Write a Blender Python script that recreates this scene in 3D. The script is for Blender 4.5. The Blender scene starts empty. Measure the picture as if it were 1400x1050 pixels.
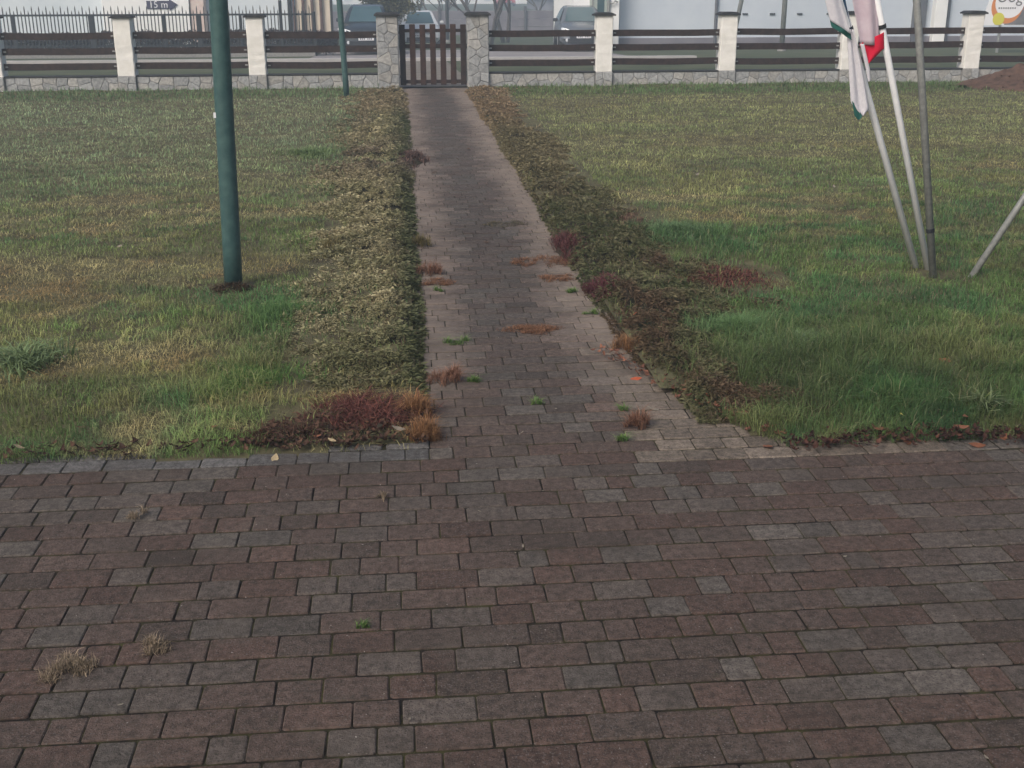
import bpy, math, random
import numpy as np
from mathutils import Vector, Matrix

# ---------------------------------------------------------------- camera, sky, sun, exposure
scene = bpy.context.scene
COL = scene.collection
F_PX, PITCH, YAW, ROLL, CAM_H = 1595.0, math.radians(19.19), math.radians(5.24), math.radians(0.12), 1.8
_fw = Vector((math.sin(YAW) * math.cos(PITCH), math.cos(YAW) * math.cos(PITCH), -math.sin(PITCH)))
_rt = Vector((math.cos(YAW), -math.sin(YAW), 0.0))
_up = _rt.cross(_fw)
cam_data = bpy.data.cameras.new('camera')
cam_data.sensor_width = 36.0
cam_data.lens = F_PX / 1400.0 * 36.0
cam_data.clip_start, cam_data.clip_end = 0.05, 4000.0
cam = bpy.data.objects.new('camera', cam_data)
COL.objects.link(cam)
_r2 = _rt * math.cos(ROLL) - _up * math.sin(ROLL)
_u2 = _rt * math.sin(ROLL) + _up * math.cos(ROLL)
_m = Matrix((_r2, _u2, -_fw)).transposed().to_4x4()
_m.translation = (0, 0, CAM_H)
cam.matrix_world = _m
scene.camera = cam

world = bpy.data.worlds.new('World')
scene.world = world
world.use_nodes = True
_nt = world.node_tree
_sky = _nt.nodes.new('ShaderNodeTexSky')
_sky.sky_type = 'NISHITA'
_sky.sun_disc = False
_sky.sun_elevation = math.radians(43)
_sky.sun_rotation = math.radians(222)
_sky.air_density, _sky.dust_density, _sky.ozone_density = 1.0, 6.0, 1.2
_bg = _nt.nodes['Background']
_bg.inputs['Strength'].default_value = 0.10
_nt.links.new(_sky.outputs[0], _bg.inputs[0])

sun_data = bpy.data.lights.new('sun', 'SUN')
sun_data.energy = 1.5
sun_data.angle = math.radians(25)
sun_data.color = (1.0, 0.96, 0.90)
sun = bpy.data.objects.new('sun', sun_data)
COL.objects.link(sun)
sun.location = (0, 0, 30)
_az, _el = math.radians(222), math.radians(43)
_sd = Vector((math.sin(_az) * math.cos(_el), math.cos(_az) * math.cos(_el), math.sin(_el)))
sun.rotation_euler = _sd.to_track_quat('Z', 'Y').to_euler()

scene.view_settings.view_transform = 'Standard'
scene.view_settings.look = 'None'
scene.view_settings.exposure = 0.42
scene.view_settings.gamma = 1.0
scene.view_settings.use_curve_mapping = False
scene.cycles.volume_bounces = 1
scene.cycles.max_bounces = 6
scene.cycles.volume_step_rate = 4.0

rng = np.random.default_rng(7)
random.seed(7)

# ---------------------------------------------------------------- helpers
def f_(v): return [float(a) for a in v]

class MB:
    """collects shapes for ONE mesh object"""
    def __init__(s): s.v, s.f = [], []
    def add(s, vs, fs):
        o = len(s.v); s.v += [tuple(map(float, a)) for a in vs]; s.f += [tuple(i + o for i in q) for q in fs]; return s
    def box(s, c, d, rz=0.0, bev=0.0):
        cx, cy, cz = c; hx, hy, hz = d[0] / 2, d[1] / 2, d[2] / 2
        ca, sa = math.cos(rz), math.sin(rz)
        def P(x, y, z): return (cx + x * ca - y * sa, cy + x * sa + y * ca, cz + z)
        if bev <= 0:
            vs = [P(x, y, z) for z in (-hz, hz) for x, y in ((-hx, -hy), (hx, -hy), (hx, hy), (-hx, hy))]
            fs = [(3, 2, 1, 0), (4, 5, 6, 7)] + [(i, (i + 1) % 4, 4 + (i + 1) % 4, 4 + i) for i in range(4)]
            return s.add(vs, fs)
        b = bev
        vs = []
        for z, k in ((-hz, b), (-hz + b, 0), (hz - b, 0), (hz, b)):
            x, y = hx - k, hy - k
            vs += [P(*q, z) for q in ((-x + b, -y), (x - b, -y), (x, -y + b), (x, y - b), (x - b, y), (-x + b, y), (-x, y - b), (-x, -y + b))]
        fs = [tuple(range(7, -1, -1)), tuple(range(24, 32))]
        for r in range(3):
            for i in range(8): fs.append((r * 8 + i, r * 8 + (i + 1) % 8, r * 8 + 8 + (i + 1) % 8, r * 8 + 8 + i))
        return s.add(vs, fs)
    def tube(s, pts, rad, n=8, caps=True):
        pts = [Vector(p) for p in pts]
        if not hasattr(rad, '__len__'): rad = [rad] * len(pts)
        rings = []
        for i, p in enumerate(pts):
            t = (pts[min(i + 1, len(pts) - 1)] - pts[max(i - 1, 0)]).normalized()
            a = t.cross(Vector((0, 1, 0.05)) if abs(t.z) > .6 else Vector((0, 0, 1))).normalized(); b = t.cross(a)
            rings += [p + (a * math.cos(2 * math.pi * k / n) + b * math.sin(2 * math.pi * k / n)) * rad[i] for k in range(n)]
        fs = [(r * n + k, r * n + (k + 1) % n, r * n + n + (k + 1) % n, r * n + n + k) for r in range(len(pts) - 1) for k in range(n)]
        if caps: fs += [tuple(range(n - 1, -1, -1)), tuple(range((len(pts) - 1) * n, len(pts) * n))]
        return s.add(rings, fs)
    def loft(s, rings, caps=True):
        n = len(rings[0]); vs = [p for r in rings for p in r]
        fs = [(r * n + k, r * n + (k + 1) % n, r * n + n + (k + 1) % n, r * n + n + k) for r in range(len(rings) - 1) for k in range(n)]
        if caps: fs += [tuple(range(n - 1, -1, -1)), tuple(range((len(rings) - 1) * n, len(rings) * n))]
        return s.add(vs, fs)
    def build(s, name, m, parent=None, smooth=False, loc=None):
        me = bpy.data.meshes.new(name)
        me.from_pydata(s.v, [], s.f); me.validate()
        if m: me.materials.append(m)
        me.polygons.foreach_set('use_smooth', [bool(smooth)] * len(me.polygons))
        return link(name, me, parent, loc)

def link(name, me, parent=None, loc=None):
    o = bpy.data.objects.new(name, me); COL.objects.link(o)
    if parent is not None: o.parent = parent
    if loc is not None: o.location = loc
    return o

def tag(o, label=None, cat=None, group=None, kind=None):
    if label: o['label'] = label
    if cat: o['category'] = cat
    if group: o['group'] = group
    if kind: o['kind'] = kind
    return o

def thing(name, label, cat, loc=(0, 0, 0), rz=0.0, group=None):
    o = link(name, None, None, loc); o.rotation_euler = (0, 0, rz)
    return tag(o, label, cat, group)

def big_mesh(name, verts, quads=None, tris=None, cols=None, m=None, parent=None, smooth=False, loc=None):
    """numpy arrays -> one mesh with a point colour attribute 'col'"""
    me = bpy.data.meshes.new(name)
    quads = np.zeros((0, 4), int) if quads is None else quads
    tris = np.zeros((0, 3), int) if tris is None else tris
    me.vertices.add(len(verts)); me.vertices.foreach_set('co', np.ascontiguousarray(verts, np.float32).ravel())
    nl = quads.size + tris.size
    me.loops.add(nl); me.loops.foreach_set('vertex_index', np.concatenate([quads.ravel(), tris.ravel()]).astype(np.int32))
    npoly = len(quads) + len(tris)
    me.polygons.add(npoly)
    st = np.concatenate([np.arange(len(quads)) * 4, quads.size + np.arange(len(tris)) * 3]).astype(np.int32)
    me.polygons.foreach_set('loop_start', st)
    me.polygons.foreach_set('use_smooth', np.full(npoly, bool(smooth)))
    me.update(calc_edges=True)
    if cols is not None:
        a = me.color_attributes.new('col', 'FLOAT_COLOR', 'POINT')
        c4 = np.ones((len(verts), 4), np.float32); c4[:, :3] = cols
        a.data.foreach_set('color', c4.ravel())
    if m: me.materials.append(m)
    return link(name, me, parent, loc)

def _hash(ix, iy, seed):
    h = (ix.astype(np.int64) * 374761393 + iy.astype(np.int64) * 668265263 + seed * 982451653) & 0xffffffff
    h = ((h ^ (h >> 13)) * 1274126177) & 0xffffffff
    return ((h ^ (h >> 16)) & 0xffff) / 65535.0
def vnoise(x, y, seed=0, oct=3):
    x = np.asarray(x, float); y = np.asarray(y, float); out = np.zeros(np.broadcast(x, y).shape); amp, tot = 1.0, 0.0
    for o in range(oct):
        ix, iy = np.floor(x), np.floor(y); fx, fy = x - ix, y - iy
        fx, fy = fx * fx * (3 - 2 * fx), fy * fy * (3 - 2 * fy)
        a, b = _hash(ix, iy, seed + o), _hash(ix + 1, iy, seed + o); c, d = _hash(ix, iy + 1, seed + o), _hash(ix + 1, iy + 1, seed + o)
        out = out + amp * ((a * (1 - fx) + b * fx) * (1 - fy) + (c * (1 - fx) + d * fx) * fy); tot += amp; amp *= .5; x = x * 2.03 + 11.3; y = y * 2.03 + 5.7
    return out / tot
def sstep(a, b, x): t = np.clip((x - a) / (b - a), 0, 1); return t * t * (3 - 2 * t)
def lerp(a, b, t): t = np.asarray(t)[..., None]; return np.asarray(a) * (1 - t) + np.asarray(b) * t

# ---------------------------------------------------------------- materials
MATS = {}
def mat(name, c1, c2=None, scale=6.0, rough=0.8, bump=0.0, bscale=40.0, metal=0.0, attr=False, spec=0.3, trans=0.0, detail=6.0, lo=0.35, hi=0.65, stain=None):
    m = bpy.data.materials.new(name); m.use_nodes = True; nt = m.node_tree; N = nt.nodes; L = nt.links
    b = N['Principled BSDF']; b.inputs['Roughness'].default_value = rough; b.inputs['Metallic'].default_value = metal
    b.inputs['Specular IOR Level'].default_value = spec
    pos = N.new('ShaderNodeNewGeometry').outputs['Position']
    def noise(sc, det=detail, r=.6):
        n = N.new('ShaderNodeTexNoise'); n.inputs['Scale'].default_value = sc; n.inputs['Detail'].default_value = det; n.inputs['Roughness'].default_value = r
        L.new(pos, n.inputs['Vector']); return n.outputs['Fac']
    def mr(x, a, bb, c=0.0, d=1.0):
        r = N.new('ShaderNodeMapRange'); r.inputs[1].default_value = a; r.inputs[2].default_value = bb; r.inputs[3].default_value = c; r.inputs[4].default_value = d
        L.new(x, r.inputs[0]); return r.outputs[0]
    def mix(fac, A, B, bt='MIX'):
        x = N.new('ShaderNodeMix'); x.data_type = 'RGBA'; x.blend_type = bt
        for sock, v in ((x.inputs[0], fac), (x.inputs[6], A), (x.inputs[7], B)):
            if hasattr(v, 'links'): L.new(v, sock)
            elif hasattr(v, '__len__'): sock.default_value = (*v[:3], 1)
            else: sock.default_value = v
        return x.outputs[2]
    if attr:
        at = N.new('ShaderNodeAttribute'); at.attribute_name = 'col'; c = at.outputs['Color']
        if c2 is not None:
            k = mr(noise(scale), lo, hi, c1, c2); g = N.new('ShaderNodeCombineColor')
            for i in range(3): L.new(k, g.inputs[i])
            c = mix(1.0, c, g.outputs[0], 'MULTIPLY')
    elif c2 is not None: c = mix(mr(noise(scale), lo, hi), c1, c2)
    else: c = mix(0.0, c1, c1)
    if stain: c = stain(N, L, pos, noise, mr, mix, c)
    L.new(c, b.inputs['Base Color'])
    if bump:
        bp = N.new('ShaderNodeBump'); bp.inputs['Strength'].default_value = bump; bp.inputs['Distance'].default_value = .01
        L.new(noise(bscale, 8, .7), bp.inputs['Height']); L.new(bp.outputs[0], b.inputs['Normal'])
    if trans:
        t = N.new('ShaderNodeBsdfTranslucent'); L.new(c, t.inputs[0]); ms = N.new('ShaderNodeMixShader'); ms.inputs[0].default_value = trans
        L.new(b.outputs[0], ms.inputs[1]); L.new(t.outputs[0], ms.inputs[2]); L.new(ms.outputs[0], N['Material Output'].inputs[0])
    MATS[name] = m
    return m

def paver_stain(N, L, pos, noise, mr, mix, c):
    # pale aggregate grains, black pits, moss along patches
    c = mix(mr(noise(170, 3, .6), .56, .70, 0, .8), c, (.17, .155, .145))
    c = mix(mr(noise(130, 3, .6), .46, .34, 0, .75), c, (.030, .025, .023))
    sp = N.new('ShaderNodeSeparateXYZ'); L.new(pos, sp.inputs[0])
    def mth(op, a, b_=None):
        q = N.new('ShaderNodeMath'); q.operation = op
        for i, v in enumerate((a, b_)):
            if v is None: continue
            if hasattr(v, 'links'): L.new(v, q.inputs[i])
            else: q.inputs[i].default_value = v
        return q.outputs[0]
    # pale sandy film left along both sides of the path, the trodden middle stays dark
    dd = mth('ADD', mth('ABSOLUTE', mth('SUBTRACT', sp.outputs[0], .56)), mth('MULTIPLY', mth('SUBTRACT', noise(1.7, 8, .68), .5), .75))
    c = mix(mth('MULTIPLY', mr(dd, .20, .44, 0, .66), mr(sp.outputs[1], 4.5, 6.0)), c, (.245, .198, .165))
    c = mix(mr(noise(5, 8, .7), .52, .70, 0, .45), c, (.050, .043, .036))
    c = mix(mr(noise(1.6, 8, .7), .50, .66, 0, .55), c, (.048, .036, .029))
    c = mix(mr(noise(2.7, 8, .7), .55, .70, 0, .45), c, (.125, .105, .088))
    c = mix(mr(noise(14, 8, .75), .60, .70, 0, .6), c, (.050, .052, .026))
    c = mix(mr(noise(75, 2, .5), .74, .77, 0, .9), c, (.34, .31, .28))
    return c
M_PAVER = mat('concrete_paver', .62, 1.42, scale=38, rough=.86, bump=.8, bscale=150, attr=True, stain=paver_stain, spec=.25)
M_JOINT = mat('joint_sand_moss', (.012, .009, .007), (.050, .047, .016), scale=9, rough=1, bump=.8, bscale=120, lo=.42, hi=.66)
M_SOIL = mat('lawn_soil', (.060, .050, .028), (.125, .118, .060), scale=5, rough=1, bump=1.0, bscale=60)
M_GRASS = mat('grass_blades', 1, attr=True, rough=.62, spec=.22, trans=.22)
M_LEAF = mat('plant_foliage', 1, attr=True, rough=.7, spec=.2, trans=.12)
M_TWIG = mat('dark_twigs', (.02, .022, .012), (.05, .04, .022), scale=30, rough=1, bump=1, bscale=120)
M_STUCCO = mat('cream_stucco', (.72, .70, .65), (.82, .80, .76), scale=7, rough=.92, bump=.5, bscale=90)
M_STONE = mat('grey_stone', .72, 1.15, scale=22, rough=.9, bump=.7, bscale=110, attr=True)
M_MORTAR = mat('mortar', (.20, .195, .19), (.30, .29, .28), scale=18, rough=1, bump=.6, bscale=150)
M_CAP = mat('dark_slate_cap', (.018, .019, .021), (.045, .044, .045), scale=14, rough=.75, bump=.4, bscale=80)
M_RAIL = mat('dark_stained_wood', (.018, .011, .010), (.042, .025, .022), scale=12, rough=.7, bump=.5, bscale=90)
M_GATEW = mat('brown_stained_wood', (.030, .015, .012), (.058, .028, .020), scale=10, rough=.7, bump=.5, bscale=90)
M_STEEL = mat('galvanised_steel', (.28, .29, .29), (.42, .43, .43), scale=25, rough=.5, metal=.7)
M_IRON = mat('black_iron', (.012, .014, .018), (.03, .032, .036), scale=20, rough=.55)
M_GREENPOST = mat('green_painted_steel', (.032, .075, .075), (.055, .11, .105), scale=18, rough=.42, bump=.15, bscale=60, spec=.4)
M_WHITEPOLE = mat('white_painted_pole', (.76, .76, .77), (.84, .84, .85), scale=14, rough=.4)
M_GREYPOLE = mat('grey_weathered_tube', (.22, .225, .22), (.32, .325, .31), scale=30, rough=.5, metal=.3)
M_FLAGW = mat('white_flag_cloth', (.70, .68, .72), (.78, .76, .79), scale=40, rough=.9, trans=.3)
M_FLAGP = mat('pinkish_white_flag_cloth', (.66, .54, .60), (.74, .64, .69), scale=14, rough=.9, trans=.3)
M_FLAGR = mat('red_flag_cloth', (.75, .02, .06), (.65, .015, .05), scale=20, rough=.85, trans=.25)
M_FLAGG = mat('dark_green_flag_cloth', (.02, .10, .085), (.03, .13, .11), scale=20, rough=.85, trans=.2)
M_FLAGB = mat('dark_blue_flag_edge', (.01, .035, .08), (.015, .05, .1), scale=20, rough=.85)
M_EARTH = mat('red_brown_earth', (.060, .036, .027), (.125, .073, .052), scale=9, rough=1, bump=1.2, bscale=55)
M_TERRAIN = mat('rough_grass_ground', (.040, .058, .026), (.085, .09, .048), scale=.9, rough=1, bump=1, bscale=14)
M_FIELD = mat('ploughed_field', (.17, .145, .15), (.24, .21, .21), scale=.25, rough=1)
M_ASPHALT = mat('pale_asphalt', (.20, .185, .19), (.28, .26, .26), scale=.7, rough=.95, bump=.4, bscale=60)
M_KERB = mat('pale_concrete_kerb', (.36, .345, .335), (.44, .42, .41), scale=3, rough=.9)
M_SLABS = mat('footpath_slabs', (.13, .115, .095), (.20, .175, .15), scale=3.5, rough=.95, bump=.4, bscale=60)
M_BLUEWALL = mat('pale_blue_grey_plaster', (.60, .66, .71), (.68, .73, .77), scale=1.2, rough=.92, bump=.3, bscale=40)
M_GREYWALL = mat('grey_blue_render', (.52, .57, .64), (.58, .63, .69), scale=.9, rough=.92, bump=.3, bscale=40)
M_WHITEWALL = mat('white_plaster', (.80, .80, .79), (.86, .86, .85), scale=1.5, rough=.9, bump=.2, bscale=40)
M_CREAM = mat('cream_boards', (.66, .58, .47), (.72, .64, .53), scale=2, rough=.85)
M_PINK = mat('pinkish_pilaster', (.62, .47, .42), (.68, .58, .53), scale=4, rough=.9)
M_BROWNW = mat('brown_post_paint', (.09, .055, .05), (.13, .085, .075), scale=6, rough=.7)
M_ROOF = mat('dark_roof_tiles', (.08, .075, .08), (.12, .11, .115), scale=4, rough=.85)
M_SIGNDARK = mat('dark_blue_sign_paint', (.05, .045, .085), rough=.5)
M_SIGNWHITE = mat('white_sign_paint', (.78, .78, .8), rough=.55)
M_ORANGE = mat('orange_print', (.62, .22, .06), rough=.55)
M_YELLOW = mat('yellow_green_print', (.62, .58, .06), rough=.55)
M_BROWNP = mat('brown_print', (.26, .13, .08), (.36, .2, .12), scale=3, rough=.55)
M_GREYP = mat('grey_print', (.12, .12, .13), (.2, .19, .19), scale=3, rough=.55)
M_BARK = mat('grey_bark', (.07, .062, .06), (.12, .105, .10), scale=9, rough=.95, bump=.8, bscale=30)
M_PANEL = mat('grey_concrete_panel', (.16, .15, .175), (.22, .205, .23), scale=1.2, rough=.95)
M_POSTD = mat('dark_concrete_post', (.09, .095, .11), (.13, .13, .145), scale=3, rough=.9)
M_TYRE = mat('tyre_rubber', (.012, .012, .013), (.022, .022, .022), scale=20, rough=.85)
M_RIM = mat('alloy_rim', (.4, .4, .41), rough=.35, metal=.8)
M_GLASSC = mat('car_window_glass', (.035, .075, .085), (.06, .11, .125), scale=.7, rough=.06, spec=.9)
M_CHROME = mat('chrome_trim', (.7, .7, .72), rough=.18, metal=1)
M_BLACKP = mat('black_plastic', (.016, .016, .02), (.03, .03, .034), scale=12, rough=.6)
M_LAMP = mat('headlamp_lens', (.62, .65, .68), rough=.12, spec=.8)
M_PLATE = mat('number_plate_white', (.74, .74, .76), rough=.4)
M_CARDARK = mat('dark_blue_grey_car_paint', (.022, .028, .036), rough=.2, spec=.6)
M_CARSILV = mat('silver_grey_car_paint', (.15, .165, .185), rough=.25, metal=.3, spec=.6)
M_CARWHITE = mat('white_car_paint', (.62, .63, .64), rough=.25, spec=.5)
M_CARRED = mat('red_car_paint', (.5, .03, .03), rough=.3, spec=.5)
M_DOOR = mat('greenish_door_paint', (.34, .38, .34), (.40, .44, .40), scale=2, rough=.5)
M_HEDGE = mat('dark_hedge_mass', (.03, .035, .035), (.06, .055, .05), scale=3, rough=1, bump=1, bscale=20)

# ---------------------------------------------------------------- setting: terrain, road
S_OUT = .033
def gz(Y):
    return 0.0 if Y < 21.2 else (-S_OUT * (Y - 21.2) if Y < 60 else -S_OUT * 38.8 - .003 * min(Y - 60, 70))
def sheet(name, x0, x1, ys, dz, m):
    b = MB(); vs = []; fs = []
    for y in ys: vs += [(x0, y, gz(y) + dz), (x1, y, gz(y) + dz)]
    for i in range(len(ys) - 1): fs.append((2 * i, 2 * i + 1, 2 * i + 3, 2 * i + 2))
    return tag(b.add(vs, fs).build(name, m), kind='structure')
b = MB(); ysr = [-40, 20.9, 21.15, 30, 40, 50, 60, 80, 130, 300, 1200]
for i in range(len(ysr)): b.v += [(-700, ysr[i], gz(ysr[i]) - (.16 if ysr[i] < 21 else .0)), (700, ysr[i], gz(ysr[i]) - (.16 if ysr[i] < 21 else .0))]
for i in range(len(ysr) - 1): b.f.append((2 * i, 2 * i + 1, 2 * i + 3, 2 * i + 2))
tag(b.build('ground', M_TERRAIN), kind='structure')
sheet('road', -2.8, 7.2, [35.2, 40, 44, 47.5], .012, M_ASPHALT)
b = MB()
for i, (ya, yb) in enumerate([(34.6, 35.2)]):
    x0, x1 = -16, 8.6
    b.add([(x0, ya, gz(ya)), (x1, ya, gz(ya)), (x1, yb, gz(yb)), (x0, yb, gz(yb)), (x0, ya, gz(ya) + .09), (x1, ya, gz(ya) + .09), (x1, yb, gz(yb) + .09), (x0, yb, gz(yb) + .09)],
          [(4, 5, 6, 7), (0, 1, 5, 4), (1, 2, 6, 5), (2, 3, 7, 6), (3, 0, 4, 7)])
tag(b.build('kerb', M_KERB), kind='structure')
sheet('footpath', -.15, 1.3, [21.0, 21.19, 28, 34.6], .008, M_SLABS)
sheet('ploughed_field', -60, 22, [92, 110, 130], .01, M_FIELD)

# ---------------------------------------------------------------- paving: yard and garden path
ROW, JNT = .116, .0050
RED, GREY, DARK, PALE = np.array((.088, .057, .046)), np.array((.097, .083, .072)), np.array((.068, .050, .041)), np.array((.205, .175, .160))
def paver_colour(x, y, path):
    r = rng.random()
    c = RED * (1 + rng.normal(0, .10)) if r < .56 else GREY * (1 + rng.normal(0, .14)) if r < .86 else DARK * (1 + rng.normal(0, .08))
    if rng.random() < .5: c = (c + (RED + GREY) / 2) / 2
    if y > 4.27 and x < .02: c = np.array((.112, .108, .106)) * (1 + rng.normal(0, .10))                    # greyer border course along the left lawn
    elif (x > .98 and y > 4.40 and y < 4.95) or (y > 4.17 and .95 < x < 2.1): c = np.array((.155, .126, .100)) * (1 + rng.normal(0, .18))   # paler warm blocks round the right corner
    elif y > 4.17 and x >= 2.1: c = np.array((.120, .106, .092)) * (1 + rng.normal(0, .12))
    elif path:
        d = abs(x - (.56 + .05 * math.sin(y * .8)))                   # trodden, dirtied middle of the path, sandy sides
        e = float(sstep(.10, .44, d + rng.normal(0, .07) + .26 * (float(vnoise(x * 3, y * 1.5, 5)) - .5)))
        mid = np.array((.074, .066, .060)) * (1 + rng.normal(0, .16))
        side = np.array((.20, .160, .134)) * (1 + rng.normal(0, .22))
        k = min(1, max(0, (y - 4.1) / 1.6))
        c = c * (1 - k * .5) + (mid * (1 - e) + side * e) * k * .5
    return c
def paver_arrays(x0, x1, y0, y1):
    """tumbled block: eight-sided, bevelled, slightly uneven"""
    j = lambda s: rng.normal(0, s)
    x0 += JNT * .26 + abs(j(.0009)); x1 -= JNT * .26 + abs(j(.0009)); y0 += JNT * .92 + abs(j(.0012)); y1 -= JNT * .92 + abs(j(.0012))
    cx, cy = (x0 + x1) / 2, (y0 + y1) / 2
    k = .003 + rng.random() * .004
    o = [(x0 + k, y0), (x1 - k, y0), (x1, y0 + k), (x1, y1 - k), (x1 - k, y1), (x0 + k, y1), (x0, y1 - k), (x0, y0 + k)]
    rz = j(.004); ca, sa = math.cos(rz), math.sin(rz); h = j(.0010); tx, ty = j(.005), j(.006)
    vs = []
    for z, ins in ((-.05, 0), (-.0030, 0), (0, .0030)):
        for (x, y) in o:
            dx, dy = x - cx, y - cy
            L = math.hypot(dx, dy); sx = dx * (1 - ins / abs(dx) if abs(dx) > ins else 0) if ins else dx
            sy = dy * (1 - ins / abs(dy) if abs(dy) > ins else 0) if ins else dy
            a, b_ = sx + j(.0007), sy + j(.0007)
            vs.append((cx + a * ca - b_ * sa, cy + a * sa + b_ * ca, z + (h + tx * dx + ty * dy if z > -.04 else 0)))
    return vs
PQ = [(r * 8 + i, r * 8 + (i + 1) % 8, r * 8 + 8 + (i + 1) % 8, r * 8 + 8 + i) for r in range(2) for i in range(8)] + [(16, 17, 18, 19), (16, 19, 20, 23), (20, 21, 22, 23)]
def lay(rows, name, bed, path, near_key, nmax=300):
    blocks = []
    prev = []
    for (y, xa, xb) in rows:
        x = xa - rng.random() * .1 if not path else xa + rng.normal(0, .008); cur = []
        while x < xb - .04:
            for _ in range(6):
                L = rng.choice([.096, .125, .152, .178, .196], p=[.16, .22, .22, .24, .16])
                if all(abs(x + L - p) > .022 for p in prev): break
            if path and x + L > xb - .05: L = max(.07, xb - x + rng.normal(0, .008))
            blocks.append((x, x + L, y, y + ROW)); x += L; cur.append(x)
        prev = cur
    blocks.sort(key=near_key)
    V, Q, C = [], [], []
    for i, (xa, xb, ya, yb) in enumerate(blocks):
        vs = paver_arrays(xa, xb, ya, yb); c = paver_colour((xa + xb) / 2, (ya + yb) / 2, path)
        if i < nmax:
            v = np.array(vs); ctr = v.mean(0); ctr[2] = 0
            big_mesh('paving_brick', v - ctr, np.array(PQ), None, np.tile(c, (24, 1)), M_PAVER, bed, loc=tuple(ctr))
        else:
            o = len(V) * 24; V.append(vs); Q.append(np.array(PQ) + o); C.append(np.tile(c, (24, 1)))
    if V:
        o = big_mesh('paving_bricks_beyond', np.concatenate(V), np.concatenate(Q), None, np.concatenate(C), M_PAVER, bed)
        o['kind'] = 'stuff'
yard = tag(MB().add([(-7, -4, -.0050), (8, -4, -.0050), (8, 4.62, -.0050), (-7, 4.62, -.0050)], [(0, 1, 2, 3)]).build('courtyard', M_JOINT), kind='structure')
Y0 = 4.40
rows = [(Y0 - ROW * (i + 1), -3.4, 4.2) for i in range(29)] + [(Y0, -3.4, -.13), (Y0, 1.62, 4.2)]
def vis_key(bk):
    x, y = (bk[0] + bk[1]) / 2, (bk[2] + bk[3]) / 2
    v = Vector((x, y, -CAM_H)); z = v.dot(_fw); px = 700 + F_PX * v.dot(_rt) / z; py = 525 - F_PX * v.dot(_up) / z
    out = max(0, -px, px - 1400, py - 1050)
    return (out > 15, z)
lay(rows, 'yard', yard, False, vis_key)
pathbed = tag(MB().add([(-.12, 4.425, -.0048), (1.75, 4.425, -.0048), (1.3, 5.4, -.0048), (1.22, 21.0, -.0048), (-.12, 21.0, -.0048)], [(0, 1, 2, 3, 4)]).build('garden_path', M_JOINT), kind='structure')
rows = []
for i in range(142):
    y = Y0 + .0 + ROW * i
    rows.append((y, -.05 if y > 4.7 else -.12, 1.16 + .45 * max(0, 1 - (y - 4.4) / .75)))
lay(rows, 'path', pathbed, True, lambda bk: (bk[2], bk[0]))

# ---------------------------------------------------------------- lawns
def in_right(x, y):
    lim = np.where(y < 5.1, 1.12 + np.clip((5.1 - y) / .85, 0, 1) ** 1.4 * .42, 1.13)
    ed = 4.28 + .05 * np.sin(x * 3.1) * 0 + .06 * (vnoise(x * 2.2, 0 * x, 3) - .5)
    return (x > lim) & (y > ed)
def in_left(x, y):
    ed = 4.41 + .05 * (vnoise(x * 2.2, 0 * x, 4) - .5)
    return (x < .0) & (y > ed)
def lawn_z(x, y):
    return -.002 + .006 * sstep(4.3, 4.5, y) + (.010 + .035 * (vnoise(x * .7, y * .7, 21) - .4) + .03 * vnoise(x * 2.6, y * 2.6, 22)) * sstep(4.35, 5.2, y)
def lawn_sheet(name, x0, x1, y0, inside, label=None):
    s = .09; xs = np.arange(x0, x1 + s, s); ys = np.arange(y0, 20.85, s)
    X, Y = np.meshgrid(xs, ys); Z = lawn_z(X, Y); Z = np.where(Y > 20.5, np.minimum(Z, .05), Z)
    ny, nx = X.shape; idx = np.arange(nx * ny).reshape(ny, nx)
    q = np.stack([idx[:-1, :-1], idx[:-1, 1:], idx[1:, 1:], idx[1:, :-1]], -1).reshape(-1, 4)
    cx, cy = X[:-1, :-1] + s / 2, Y[:-1, :-1] + s / 2
    q = q[inside(cx, cy).ravel()]
    return tag(big_mesh(name, np.stack([X, Y, Z], -1).reshape(-1, 3), q, None, None, M_SOIL, smooth=True), kind='structure')
lawn_sheet('lawn', -11.5, -.0, 4.36, in_left)
lawn_sheet('lawn', 1.13, 15.5, 4.22, in_right)

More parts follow.
